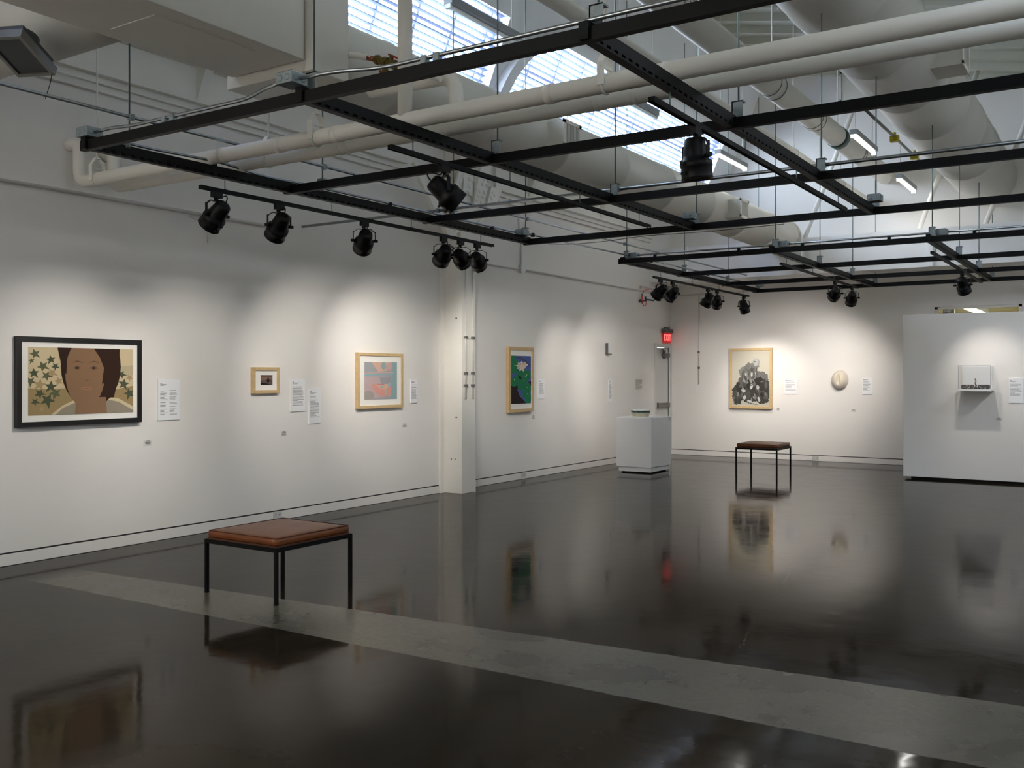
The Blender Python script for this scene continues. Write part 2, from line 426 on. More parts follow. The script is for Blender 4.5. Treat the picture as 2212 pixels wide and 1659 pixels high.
# soffit across the top of the far wall
b = MB(); b.box(WL, X1, 16.55, YB, 3.30, 3.92); struct('trim_4', b, M['upper'], 'white boxed soffit across the top of the far wall', 'trim')
b = MB()
for q in range(6): b.box(-7.0 + q * 2.1, -6.93 + q * 2.1, 16.5, 16.55, 3.30, 3.92)
struct('trim_5', b, M['upper'], 'flat battens on the face of the far soffit', 'trim')

# ------------------------------------------------------------------ exit door
d = thing('door_1', 'white metal exit door at the far end of the left wall', 'door', (WL, (DY0 + DY1) / 2, 0), kind='structure')
b = MB()
b.box(WL - .06, WL + .03, DY0 - .075, DY0, 0, DZ1 + .075); b.box(WL - .06, WL + .03, DY1, DY1 + .075, 0, DZ1 + .075); b.box(WL - .06, WL + .03, DY0, DY1, DZ1, DZ1 + .075)
b.build('door_frame', M['doorpaint'], d)
b = MB(); b.box(WL - .05, WL - .01, DY0 + .004, DY1 - .012, .012, DZ1 - .006); leaf = b.build('door_leaf', M['doorpaint'], d)
b = MB(); b.box(WL - .01, WL + .05, DY0 + .05, DY1 - .03, .93, 1.02, .01); b.box(WL - .01, WL + .03, DY0 + .03, DY0 + .1, .92, 1.03, .005); b.build('push_bar', M['alu'], leaf)
b = MB(); b.box(WL - .01, WL + .06, DY0 + .30, DY1 - .06, 1.90, 1.98, .008)
b.cyl((WL + .03, DY0 + .34, 1.88), (WL + .03, DY0 + .34, 2.03), .03); b.obox((WL + .03, DY0 + .34, 2.03), (WL + .09, DY0 + .12, 2.055), .025, .012)
b.obox((WL + .09, DY0 + .12, 2.06), (WL + .02, DY0 + .42, 2.08), .025, .012); b.build('door_closer', M['exitgrey'], leaf)

# EXIT sign
e0, e1 = 17.06, 17.44
s = thing('exit_sign', 'glowing red EXIT sign above the door in the corner', 'exit sign', (WL, 17.25, 2.2))
b = MB(); b.box(WL, WL + .09, e0, e1, 2.375, 2.455, .012); b.box(WL, WL + .07, 17.16, 17.34, 2.455, 2.49, .01); b.build('housing', M['exitgrey'], s)
b = MB(); b.box(WL + .038, WL + .048, e0 + .02, e1 - .02, 2.185, 2.375); pn = b.build('panel', M['exitred'], s)
def text_mesh(txt, size, depth):
    cu = bpy.data.curves.new('lettering', 'FONT'); cu.body = txt; cu.size = size; cu.extrude = depth; cu.align_x = 'CENTER'; cu.align_y = 'CENTER'
    o = bpy.data.objects.new('lettering', cu); C.objects.link(o)
    bpy.context.view_layer.update()
    me = bpy.data.meshes.new_from_object(o.evaluated_get(bpy.context.evaluated_depsgraph_get()))
    bpy.data.objects.remove(o); bpy.data.curves.remove(cu)
    return me
me = text_mesh('EXIT', .155, .002)
R = Matrix(((0, 0, 1), (1.05, 0, 0), (0, 1.15, 0))).to_4x4(); R.translation = Vector((WL + .051, 17.25, 2.28))
me.transform(WM[s.name].inverted() @ R); me.materials.append(M['exittext'])
lt = bpy.data.objects.new('lettering', me); C.objects.link(lt); lt.parent = pn; WM[lt.name] = WM[s.name]
lt['label'] = 'red glowing letters EXIT'

# ------------------------------------------------------------------ wall column with riveted steel above it
col = thing('column', 'white boxed column standing out from the left wall with riveted steel head', 'column', (WL, 10.22, 0))
b = MB(); b.box(WL + .001, -7.38, 10.10, 10.40, 0, 3.35, .004); b.box(WL + .001, WL + .03, 10.02, 10.10, 0, 3.05); b.box(-7.46, -7.375, 10.40, 10.405, 0, .3)
b.build('casing', M['steel_white'], col)
b = MB(); b.box(WL + .01, -7.42, 10.13, 10.37, 3.35, 4.72); b.build('steel_shaft', M['steel_white'], col)
def rivets(b, axes_pts, n, r=.026):
    for p in axes_pts: b.lathe(p, n, [(0, r), (.009, r * .9), (.016, r * .5), (.018, .001)], 10, caps=False)
def plate(name, px, x, th, rv=(), parent=col):
    """flat steel plate facing the room, outlined on the plane x, with its rivets"""
    pts = [(PX(p, q, x).y, PX(p, q, x).z) for p, q in px]
    b = MB(); b.prism(pts, -th, 0, lambda u, v, n: (x + n, u, v)); o = b.build(name, M['steel_white'], parent)
    if rv:
        b = MB(); rivets(b, [PX(p, q, x) for p, q in rv], (1, 0, 0)); b.build('rivets', M['steel_white'], o)
    return o
xa, xb_ = WL + .36, WL + .40
plate('gusset_plate', [(985, 352), (1062, 352), (1050, 420), (1040, 472), (985, 505), (972, 440)], xa - .03, .02)
plate('splice_plate', [(1003, 362), (1023, 362), (1021, 424), (1001, 416)], xa, .018, [(1016, 376), (1013, 387), (1020, 390), (1008, 402), (1015, 405), (1005, 413), (1012, 416)])
plate('splice_plate', [(1026, 360), (1041, 364), (1033, 412), (1025, 426)], xa, .018, [(1033, 384), (1029, 395), (1026, 410)])
plate('angle_strip', [(996, 354), (1008, 354), (992, 420), (981, 432), (980, 416)], xb_, .03, [(1002, 373), (999, 382), (994, 397), (991, 407), (987, 416), (984, 426)])
plate('angle_strip', [(1040, 356), (1061, 362), (1053, 410), (1044, 446), (1024, 440), (1031, 400)], xb_, .03, [(1048, 377), (1057, 381), (1045, 387), (1054, 391), (1042, 398), (1051, 401), (1036, 414), (1046, 416), (1033, 423), (1043, 426), (1030, 434), (1039, 437)])
plate('knee_brace', [(896, 350), (915, 357), (921, 382), (952, 446), (966, 474), (990, 512), (982, 520), (968, 506), (943, 458), (910, 392)], xa, .06, [(922, 385), (927, 392), (930, 399), (981, 488), (976, 480)])
plate('knee_brace', [(1062, 402), (1085, 410), (1075, 436), (1058, 470), (1042, 490), (1036, 480), (1050, 452)], xa, .06, [(1064, 415), (1068, 421), (1061, 425), (1062, 430)])
b = MB()
for z in (2.27, 1.05, .42, .415):
    pass
for (y, z) in ((10.099, 2.3), (10.099, 1.0)):
    b.lathe((-7.47, y, z), (0, -1, 0), [(0, .012), (.003, .012)], 10)
for x in (-7.55, -7.49): b.lathe((x, 10.099, .45), (0, -1, 0), [(0, .009), (.003, .009)], 8)
b.build('bolt_heads', M['darkgrey'], col)
# two thin conduits strapped to the column
for y, lab in ((10.17, 'thin painted conduit strapped up the column, nearer to its front corner'), (10.33, 'thin painted conduit strapped up the column, nearer to the far wall')):
    t = thing('wall_conduit', lab, 'conduit', (-7.37, y, 1.25))
    b = MB(); b.cyl((-7.366, y, 1.25), (-7.366, y, 3.07), .011, 10); b.build('tube', M['conduit_white'], t)
    for z in (1.42, 1.58, 2.05, 3.03):
        b = MB(); b.box(-7.379, -7.35, y - .028, y + .028, z - .013, z + .013); b.build('strap', M['alu'], t)

# girder along the left wall
for nm, ya, yb, lab in (('steel_girder', Y0 + .05, 9.2, 'white flanged steel girder along the left wall, nearer length up to the column'), ('steel_girder', 11.3, 16.5, 'white flanged steel girder along the left wall beyond the column')):
    t = thing(nm, lab, 'girder', (WL + .1, (ya + yb) / 2, 4.05), group='girders along the left wall')
    b = MB(); b.box(WL + .003, WL + .05, ya, yb, 4.05, 4.62); b.build('web', M['steel_white'], t)
    b = MB(); b.box(WL + .05, WL + .16, ya, yb, 4.17, 4.2); b.box(WL + .05, WL + .09, ya, yb, 4.11, 4.17); b.build('bottom_flange', M['steel_white'], t)
    b = MB(); b.box(WL + .05, WL + .22, ya, yb, 4.54, 4.57); b.build('top_flange', M['steel_white'], t)
    y = ya + .9
    while y < yb - .3:
        b = MB(); b.prism([(0.05, 4.2), (.2, 4.54), (.05, 4.54)], y - .05, y + .05, lambda u, v, n: (WL + u, n, v)); b.build('stiffener', M['steel_white'], t); y += 2.3

# ------------------------------------------------------------------ lighting grids
GX = (-5.85, -3.85, -2.07); GX2 = (-5.78, -3.75, -1.96); BH = .065
ROD_AT = {3.79: .24, 5.61: .29, 7.45: .32, 9.30: -.16}          # where the rods of the left beam sit beside the cross beams
def grid(label, ys, x_right, y_lo, y_hi, GX):
    t = thing('lighting_grid', label, 'lighting grid', (-3.8, (y_lo + y_hi) / 2, ZG))
    for y in ys:
        b = MB(); b.box(GX[0] - .06, x_right, y - .022, y + .022, ZG, ZG + BH); b.build('cross_beam', M['black'], t)
    for x in GX:
        b = MB(); b.box(x - .024, x + .024, y_lo, y_hi, ZG + BH * .42, ZG + BH + .02)
        y = y_lo
        while y < y_hi - .05:
            b.box(x - .024, x + .024, y, y + .035, ZG + .012, ZG + BH * .42); y += .075
        b.box(x - .024, x + .024, y_lo, y_hi, ZG + .004, ZG + .014)
        b.build('main_beam', M['black'], t)
        for y in ys:
            top = min(roof_z(x), 6.6)
            for dx_, dz_, dr_ in ((-2.07, 4.81, .46), (-3.66, 5.03, .158)):          # hung from a duct where one is overhead
                if abs(x + .03 - dx_) < dr_: top = dz_ - math.sqrt(dr_ ** 2 - (x + .03 - dx_) ** 2)
            yr = y + (ROD_AT.get(y, 0) if x == GX[0] else 0)
            b = MB(); b.cyl((x + .03, yr + .05, ZG + BH), (x + .03, yr + .05, top), .006, 8); b.build('hanger_rod', M['rod'], t)
            b = MB(); b.box(x - .005, x + .065, yr + .022, yr + .03, ZG + BH, ZG + BH + .11); b.box(x - .005, x + .003, yr + .022, yr + .08, ZG + BH, ZG + BH + .11); b.box(x - .005, x + .065, yr + .022, yr + .08, ZG + BH + .104, ZG + BH + .112)
            b.build('hanger_bracket', M['greyz'], t)
    return t
Y1S = (3.79, 5.61, 7.45, 9.30); Y2S = (11.58, 13.55, 15.4, 16.95)
grid('nearer black steel lighting grid hung on rods below the pipes', Y1S, 1.6, 3.75, 9.32, GX)
grid('farther black steel lighting grid hung on rods before the end wall', Y2S, 1.6, 11.54, 16.97, GX2)
BT = ZG + BH + .02
def jbox(x, y, lab, z=BT):
    t = thing('junction_box', lab, 'junction box', (x, y, z), group='galvanised junction boxes on the grids')
    b = MB(); b.box(x - .06, x + .06, y - .06, y + .06, z, z + .062, .003)
    b.build('body', M['greyz'], t)
    b = MB(); b.box(x - .052, x + .052, y - .052, y + .052, z + .062, z + .068, .002); b.build('cover', M['galv'], t)
    for q in (-.028, .028):
        b = MB(); b.lathe((x + q, y - .0601, z + .03), (0, -1, 0), [(0, .017), (.002, .017), (.002, .012)], 14); b.build('knockout', M['greyz'], t)
        b = MB(); b.lathe((x + .0601, y + q, z + .03), (1, 0, 0), [(0, .017), (.002, .017), (.002, .012)], 14); b.build('knockout', M['greyz'], t)
jbox(-5.85, 3.80, 'galvanised junction box on the near left corner of the nearer grid')
jbox(-3.87, 3.72, 'galvanised junction box halfway along the nearest beam of the nearer grid')
jbox(-5.83, 9.13, 'galvanised junction box at the far left corner of the nearer grid')
jbox(-3.80, 9.12, 'galvanised junction box on the middle beam end of the nearer grid')
jbox(-2.0, 9.12, 'galvanised junction box on the right-hand beam end of the nearer grid')
jbox(-5.68, 11.70, 'galvanised junction box at the near left corner of the farther grid')
jbox(-3.64, 11.70, 'galvanised junction box on the first beam of the farther grid, middle')
jbox(-1.84, 11.70, 'galvanised junction box on the first beam of the farther grid, right')
jbox(-5.66, 16.80, 'galvanised junction box at the far left corner of the farther grid')

def conduit(lab, pts, r=.011, bend=.12, clips=(), m='galv', name='conduit', clipm='black'):
    lo = pts[0]
    t = thing(name, lab, 'conduit', lo)
    b = MB(); b.tube(pts, r, 10, bend); b.build('tube', M[m], t)
    for p in clips:
        b = MB(); p = Vector(p); b.box(p.x - .018, p.x + .018, p.y - .018, p.y + .018, p.z - .022, p.z + .02, .004); b.build('clip', M[clipm], t)
    return t
cz = BT + .03
conduit('bright steel conduit on the nearest beam between the corner box and the middle box', [(-5.79, 3.80, cz), (-5.62, 3.80, cz + .005), (-5.4, 3.79, BT + .013), (-4.3, 3.79, BT + .013), (-4.1, 3.74, cz), (-3.94, 3.72, cz)], clips=[(-5.05, 3.79, BT + .005), (-4.97, 3.79, BT + .005)], clipm='greyz')
conduit('steel conduit on the nearest beam running right from the middle box', [(-3.80, 3.72, cz), (-3.55, 3.74, cz), (-3.3, 3.79, BT + .013), (-1.0, 3.79, BT + .013), (1.5, 3.79, BT + .013)], clips=[(-3.0, 3.79, BT + .005), (-2.92, 3.79, BT + .005)], clipm='greyz')
conduit('steel conduit running above the left beam of the nearer grid', [(-5.85, 3.86, cz), (-5.87, 4.0, cz), (-5.88, 4.3, cz), (-5.88, 4.9, BT + .05), (-5.88, 5.35, BT + .014), (-5.88, 5.8, BT + .03), (-5.88, 6.3, BT + .03), (-5.87, 9.05, cz)], clips=[(-5.88, 4.85, BT + .023), (-5.88, 6.9, BT + .023), (-5.88, 8.6, BT + .023)])
conduit('steel conduit bridging the gap between the two grids at their left corners', [(-5.82, 9.20, cz), (-5.80, 9.7, cz), (-5.72, 11.63, cz)], clips=[(-5.81, 9.33, cz)])
conduit('steel conduit above the left beam of the farther grid', [(-5.70, 11.78, cz), (-5.70, 12.6, cz), (-5.68, 16.72, cz)], clips=[(-5.70, 12.3, BT + .02), (-5.69, 14.4, BT + .02)])
zc1 = 3.33
conduit('long steel conduit clamped to the rods high over the left beams', [(-5.800, .5, zc1), (-5.800, 16.5, zc1)], .012, 0, clips=[(-5.800, 4.08, zc1), (-5.800, 5.95, zc1), (-5.800, 7.82, zc1), (-5.800, 9.19, zc1), (-5.800, 11.67, zc1), (-5.800, 13.64, zc1)], clipm='greyz')
conduit('long steel conduit crossing the room from the left wall over the third beam', [(WL - .002, 7.56, 3.19), (3.0, 7.56, 3.19)], .015, 0, clips=[(-5.82, 7.56, 3.19), (-3.82, 7.56, 3.19), (-2.04, 7.56, 3.19)], clipm='greyz')
conduit('steel conduit along the first beam of the farther grid', [(-5.61, 11.68, cz), (-3.71, 11.68, cz)], .012, 0, clips=[(-5.35, 11.66, BT), (-4.2, 11.66, BT)])
conduit('steel conduit along the first beam of the farther grid, right half', [(-3.57, 11.68, cz), (-1.91, 11.68, cz)], .012, 0, clips=[(-3.4, 11.66, BT), (-2.4, 11.66, BT)])
conduit('steel conduit along the first beam of the farther grid past its last box', [(-1.77, 11.68, cz), (1.5, 11.68, cz)], .012, 0, clips=[(-1.5, 11.66, BT)])
conduit('slender grey cable sagging beneath the far beam of the nearer grid', [(-5.6, 9.33, ZG - .005), (-5.3, 9.34, ZG - .03), (-4.9, 9.34, ZG - .03), (-4.4, 9.34, ZG - .005), (-3.7, 9.34, ZG - .02), (-2.9, 9.34, ZG - .01)], .004, .2, m='alu', name='cable')
# painted conduits on the walls
PV = 3.13
conduit('white painted conduit along the left wall near the viewer', [(WL + .02, Y0 + .1, PV), (WL + .02, 7.12, PV)], .017, 0, m='conduit_white', name='wall_conduit')
conduit('white painted conduit along the left wall beyond the column', [(WL + .02, 10.47, PV), (WL + .02, 11.96, PV)], .014, 0, m='conduit_white', name='wall_conduit')
conduit('white painted conduit from the wall box to the far corner', [(WL + .02, 12.08, PV), (WL + .02, 17.46, PV - .01)], .014, 0, m='conduit_white', name='wall_conduit')
conduit('white painted conduit high along the far wall', [(WL + .05, YB - .02, 3.12), (-2.4, YB - .02, 3.12)], .016, 0, m='conduit_white', name='wall_conduit')
conduit('white painted conduit rising above the wall box on the left wall', [(WL + .02, 12.0, 3.2), (WL + .02, 12.0, 3.55), (WL + .02, 11.95, 3.75), (WL + .02, 11.95, 4.05)], .012, .08, m='conduit_white', name='wall_conduit')
conduit('thin vertical conduit down the far wall between corner and ink drawing', [(-7.1, YB - .015, 3.09), (-7.1, YB - .015, 1.38)], .012, 0, m='conduit_white', name='wall_conduit', clips=[(-7.1, YB - .015, 2.0), (-7.1, YB - .015, 1.7)], clipm='alu')
conduit('thin white cord looping down from the wall conduit above the small photograph', [(WL - .002, 6.05, 3.10), (WL + .03, 6.22, 3.06), (WL + .02, 6.26, 2.98), (WL + .02, 6.26, 2.86)], .006, .05, m='conduit_white', name='cable')
def wallbox(y, z, lab, sz=.09):
    t = thing('wall_box', lab, 'junction box', (WL, y, z - sz / 2))
    b = MB(); b.box(WL, WL + .05, y - sz / 2, y + sz / 2, z - sz / 2, z + sz / 2, .004); b.build('body', M['conduit_white'], t)
    b = MB(); b.box(WL + .05, WL + .056, y - sz * .55, y + sz * .55, z - sz * .6, z + sz * .6, .002); cv = b.build('cover', M['plastic'], t)
    b = MB()
    for q in (-1, 1):
        for k in (-1, 1): b.lathe((WL + .056, y + q * sz * .4, z + k * sz * .42), (1, 0, 0), [(0, .006), (.002, .006)], 8)
    b.build('screws', M['darkgrey'], cv)
wallbox(7.17, PV, 'white junction box where the near wall conduit ends', .08)
wallbox(12.02, PV + .01, 'white cover box on the wall conduit beyond the column', .11)
for (x, y, lab) in ((-5.60, 16.75, ''),): pass
t = thing('wall_box', 'grey junction box on the far wall conduit over the ink drawing', 'junction box', (-6.02, YB, 3.05))
b = MB(); b.box(-6.09, -5.97, YB - .05, YB, 3.06, 3.18, .004); b.build('body', M['conduit_white'], t)
b = MB(); b.box(-6.095, -5.965, YB - .056, YB - .05, 3.055, 3.185, .002); b.build('cover', M['plastic'], t)

# ------------------------------------------------------------------ light tracks and track lights
TZ = ZG - .10
def track(x, ya, yb, lab):
    t = thing('light_track', lab, 'light track', (x, (ya + yb) / 2, TZ), group='light tracks under the grids')
    b = MB(); b.box(x - .018, x + .018, ya, yb, TZ, TZ + .022); b.box(x - .018, x - .012, ya, yb, TZ - .006, TZ); b.box(x + .012, x + .018, ya, yb, TZ - .006, TZ)
    b.build('rail', M['black'], t)
    for q in (.06, .36, .64, .94):
        y = ya + (yb - ya) * q
        b = MB(); b.cyl((x, y, TZ + .022), (x, y, ZG + .003), .004, 6); b.box(x - .012, x + .012, y - .006, y + .006, TZ + .02, TZ + .027); b.build('hook', M['rod'], t)
lights = []
WARM = (1.0, .935, .86)
def track_light(x, y, aim, lab, power, size=52, lit=False, sc=1., group=None):
    """adapter in the track, yoke, bell-shaped can that tapers to the back, lens and cord"""
    top = Vector((x, y, TZ - .006)); aim = Vector(aim)
    p = top - Vector((0, 0, .175)); d = (aim - p).normalized()
    a = d.cross(Vector((0, 0, 1))).normalized()
    t = thing('track_light', lab, 'track light', top, group=group)
    b = MB(); b.obox(top - Vector((0, .045, .02)), top + Vector((0, .045, -.02)), .034, .05); b.cyl(top - Vector((0, 0, .045)), top - Vector((0, 0, .07)), .012, 10); b.build('adapter', M['black2'], t)
    y0 = top - Vector((0, 0, .072)); w = .1
    b = MB(); side = a.cross(Vector((0, 0, 1)))
    b.obox(y0 - a * w * .62, y0 + a * w * .62, .024, .005)
    for s in (-1, 1):
        b.obox(y0 + a * s * w * .62, y0 + a * s * w + Vector((0, 0, -.03)), .005, .024, up=side, ext=.002)
        b.obox(y0 + a * s * w + Vector((0, 0, -.03)), p + a * s * w, .005, .024, up=side, ext=.01)
    yk = b.build('yoke', M['black2'], t)
    b = MB()
    for s in (-1, 1): b.cyl(p + a * s * (w - .018), p + a * s * (w + .022), .013, 12)
    b.build('knob', M['black2'], yk)
    b = MB()
    prof = [(-.115, .030), (-.112, .046), (-.098, .058), (-.055, .064), (-.015, .070), (.012, .074), (.02, .088), (.05, .09), (.053, .086), (.108, .087), (.118, .089), (.118, .08), (.07, .074)]
    b.lathe(p, d, prof, 28, caps=False); b.lathe(p, d, [(-.115, .001), (-.115, .03)], 28, caps=False)
    hs = b.build('housing', M['black2'], t)
    b = MB()
    dn = (Vector((0, 0, -1)) + d * d.z).normalized()
    for q in (.03, .085): b.obox(p + d * q + dn * .085, p + d * q + dn * .106, .03, .014)
    b.build('latch', M['black2'], hs)
    b = MB(); b.lathe(p + d * .07, d, [(0, .001), (0, .073), (.004, .073), (.012, .001)], 28, caps=False); b.build('lens', M['lens'], t)
    b = MB(); e = p - d * .115
    b.tube([top - Vector((0, .02, .04)), top - Vector((0, .03, .075)) - d * .01, e - d * .035 + Vector((0, 0, .04)), e - d * .03, e + d * .01], .005, 6, .03); b.build('cord', M['black2'], t)
    L = bpy.data.lights.new('lamp', 'SPOT'); L.energy = power; L.color = WARM; L.spot_size = math.radians(size); L.spot_blend = 1.0; L.shadow_soft_size = .035
    o = bpy.data.objects.new('lamp', L); C.objects.link(o); o.parent = t
    o.matrix_local = Matrix.Translation(p + d * .135 - top) @ d.to_track_quat('-Z', 'Y').to_matrix().to_4x4()
    return t
X0_, X1_, X2_ = GX
TX = list(GX) + list(GX2)
def ty(px, py, x): return PX(px, py, x).y
track(TX[0], ty(432, 382, TX[0]), ty(1065, 514, TX[0]), 'black light track below the left beam of the nearer grid')
track(TX[1], ty(842, 308, TX[1]), ty(1403, 478, TX[1]), 'black light track below the middle beam of the nearer grid')
track(TX[2], ty(1407, 202, TX[2]), ty(1826, 433, TX[2]), 'black light track below the right-hand beam of the nearer grid')
track(TX[3], ty(1412, 588, TX[3]), ty(1617, 631, TX[3]), 'black light track below the left beam of the farther grid')
track(TX[4], ty(1687, 568, TX[4]), ty(1852, 618, TX[4]), 'black light track below the middle beam of the farther grid')
track(TX[5], ty(2013, 544, TX[5]), ty(2120, 604, TX[5]), 'black light track below the right-hand beam of the farther grid')
LT = [  # pixel of the adapter, track, aim point, label, power, cone
 ((468, 392), 0, (WL, 4.75, 1.15), 'black track light nearest the viewer on the left track', 76, 74),
 ((603, 420), 0, (WL, 6.1, 1.15), 'black track light second along the left track from the viewer', 62, 74),
 ((787, 460), 0, (WL, 7.9, 1.35), 'black track light third along the left track, alone above the pastel print', 92, 72),
 ((958, 494), 0, (WL, 9.0, 1.5), 'black track light left of the close trio before the column', 118, 68),
 ((995, 501), 0, (WL, 12.3, 1.2), 'black track light in the middle of the close trio before the column', 105, 46),
 ((1031, 508), 0, (WL, 12.3, 1.3), 'black track light right of the close trio before the column', 105, 52),
 ((960, 344), 1, (-2.4, 7.0, .9), 'black track light turned away from the left wall on the middle track', 8, 40),
 ((1503, 256), 2, (-1.95, 5.3, 0), 'large-looking black track light hanging before the bright skylight', 5, 40),
 ((1427, 592), 3, (WL, 13.3, 1.35), 'black track light with lit rim, leftmost on the farther grid', 62, 66),
 ((1453, 597), 3, (WL, 14.7, 1.4), 'black track light with lit rim, second on the farther grid', 74, 66),
 ((1529, 613), 3, (-7.0, 14.6, .85), 'black track light, left one of the close pair over the pedestal', 4, 36),
 ((1549, 617), 3, (-6.9, YB, 1.0), 'black track light, right one of the close pair over the pedestal', 70, 66),
 ((1607, 629), 3, (-5.7, YB, .9), 'black track light at the far end of the left track on the farther grid', 84, 84),
 ((1804, 604), 4, (-5.3, YB, 1.4), 'black track light, left one of two before the far wall', 170, 64),
 ((1840, 615), 4, (-4.6, YB, 1.2), 'black track light, right one of two before the far wall', 92, 76),
 ((2080, 586), 5, (-1.75, 15.3, 1.4), 'black track light over the partition on the right', 46, 62),
]
for (pp, k, aim, lab, pw, size) in LT:
    y = ty(pp[0], pp[1] , TX[k])
    track_light(TX[k], y, aim, lab, pw, size, group='black track lights')
# added lamp out of frame to the right to keep the partition and the floor lit
track_light(-.35, 13.6, (-1.4, 15.3, 1.4), 'added black track light, unseen beyond the right edge of the photo', 22, 70, group='black track lights')

# ------------------------------------------------------------------ pipes across the room
PR = .054
def clevis(t, x, y, z, r, top):
    b = MB(); b.tube([(x, y - r - .004, z + .06)] + [(x, y + (r + .004) * math.cos(q * PI / 12 + PI), z - (r + .004) * math.sin(q * PI / 12)) for q in range(0, 13)] + [(x, y + r + .004, z + .06)], .008, 6)
    b.box(x - .022, x + .022, y - r - .010, y - r - .003, z - .02, z + .11); b.box(x - .022, x + .022, y + r + .003, y + r + .010, z - .02, z + .11)
    b.obox((x, y - r - .006, z + .11), (x, y - .02, z + .17), .044, .006); b.obox((x, y + r + .006, z + .11), (x, y + .02, z + .17), .044, .006); b.box(x - .022, x + .022, y - .025, y + .025, z + .165, z + .175)
    b.cyl((x, y - r - .015, z + .085), (x, y + r + .015, z + .085), .006, 8)
    h = b.build('clevis_hanger', M['steel_white'], t)
    b = MB(); b.cyl((x, y, z + .17), (x, y, top), .008, 8); b.build('hanger_rod', M['rod'] if y > 20 else M['steel_white'], h)
YP1, YP2, ZP = 4.83, 5.12, 3.205
p1 = thing('water_pipe', 'white insulated pipe crossing the room, nearer of the parallel pair', 'pipe', (-2.5, YP1, ZP), group='insulated pipes crossing the room')
xr = PY(172, 350, YP1).x
b = MB(); b.tube([(WL, YP1 - .02, ZP + .33), (xr, YP1, ZP + .33), (xr, YP1, ZP), (X1, YP1, ZP)], PR, 20, .11); b.build('pipe', M['pipe'], p1)
xv = PY(875, 200, YP1).x
b = MB(); b.cyl((xv, YP1, ZP + PR * .3), (xv, YP1, 4.52), PR * .9, 20); b.build('branch', M['pipe'], p1)
for px, py, tp in ((683, 300, 3.595), (1308, 160, 6.2)):
    x = PY(px, py, YP1).x; clevis(p1, x, YP1, ZP, PR, tp)
clevis(p1, xr + .25, YP1, ZP, PR, 4.6)
for px in (478, 600, 722, 1180, 1435):
    b = MB(); x = PY(px, 300, YP1).x; b.lathe((x, YP1, ZP), (1, 0, 0), [(0, PR), (.002, PR + .004), (.05, PR + .004), (.052, PR)], 24, caps=False)
    b.build('wrap_band', M['pipe'], p1)
p2 = thing('water_pipe', 'white insulated pipe crossing the room, farther of the parallel pair', 'pipe', (-2.5, YP2, ZP), group='insulated pipes crossing the room')
xe = PY(985, 210, YP2).x
b = MB(); b.tube([(WL, YP2 + .02, ZP + .30), (xr + .05, YP2, ZP + .30), (xr + .05, YP2, ZP), (X1, YP2, ZP)], PR, 20, .11); b.build('pipe', M['pipe'], p2)
b = MB(); b.tube([(xe, YP2, ZP + .02), (xe, YP2, ZP + .34), (xe - .75, YP2, ZP + .36)], PR * .92, 20, .14); b.build('branch', M['pipe'], p2)
for px in (733, 752, 1288, 1370):
    b = MB(); x = PY(px, 300, YP2).x; b.lathe((x, YP2, ZP), (1, 0, 0), [(0, PR), (.002, PR + .003), (.03, PR + .003), (.032, PR)], 24, caps=False)
    b.build('wrap_band', M['pipe'], p2)
clevis(p2, PY(640, 300, YP2).x - .3, YP2, ZP, PR, 4.6)

# brass valve on its little branch line
yv = 5.0
q0 = PY(692, 127, yv); q1 = PY(757, 117, yv); q2 = PY(795, 125, yv); q3 = PY(812, 128, yv); q4 = PY(838, 138, yv); q5 = PY(870, 146, yv)
t = thing('brass_valve', 'brass valve with red lever handles on a thin white pipe', 'valve', q4)
b = MB(); b.tube([q0, q1, q2], .021, 14, .12); b.build('supply_pipe', M['pipe'], t)
b = MB(); b.cyl(q2, q3, .018, 12); b.build('copper_stub', M['copper'], t)
b = MB(); dv = (q5 - q3).normalized()
b.lathe(q3, dv, [(0, .02), (.005, .034), (.03, .034), (.035, .026), (.07, .024), (.075, .036), (.11, .036), (.115, .024), (.17, .022), (.172, .034), (.2, .034), (.205, .02)], 8, smooth=False)
b.cyl(q3 + dv * .09, q3 + dv * .09 - Vector((0, 0, .09)), .022, 8); b.cyl(q3 + dv * .09 - Vector((0, 0, .06)), q3 + dv * .09 - Vector((0, 0, .09)), .03, 8)
b.cyl(q3 + dv * .15, q3 + dv * .15 + Vector((0, 0, .06)), .016, 8)
b.build('valve_body', M['brass'], t)
b = MB(); k0 = q3 + dv * .15 + Vector((0, 0, .06)); b.obox(k0 - dv * .02, k0 + dv * .14 + Vector((0, 0, -.015)), .026, .012)
b.build('lever_handle', M['redpaint'], t)
b = MB(); k0 = q3 + dv * .09 - Vector((0, 0, .075)); b.obox(k0 - dv * .05, k0 + dv * .01, .02, .02); b.build('lever_handle', M['redpaint'], t)
b = MB(); b.cyl(q5 - dv * .02, q5 + dv * .35, .018, 12); b.build('drain_pipe', M['pipe'], t)

# ------------------------------------------------------------------ air handling unit, ducts
DX, DZ, DR = -5.19, 3.97, .30
ah = thing('air_handler', 'large white sheet metal air unit hung at the upper left', 'air handler', (-5.03, 3.6, 3.67))
b = MB(); b.box(-5.39, -4.68, 1.6, 4.61, 3.67, 4.5, .006); cs = b.build('casing', M['duct'], ah)
b = MB(); b.box(-5.25, -4.82, 3.55, 4.30, 3.664, 3.672); b.build('access_panel', M['duct'], cs)
b = MB(); b.box(-5.47, -4.62, 4.63, 4.98, 3.60, 4.42, .006); b.build('plenum', M['duct'], ah)
b = MB(); b.box(-5.45, -4.72, 4.60, 4.68, 3.72, 4.36); b.build('collar', M['duct'], ah)
cd = thing('round_duct', 'white round duct at the very top left joining the air unit', 'duct', (-6.4, 3.75, 3.73))
b = MB(); b.lathe((WL, 3.75, 4.03), (1, 0, 0), [(.225, .30), (.55, .30), (.56, .306), (.6, .306), (.61, .30), (2.305, .30)], 36); b.build('duct', M['duct'], cd)
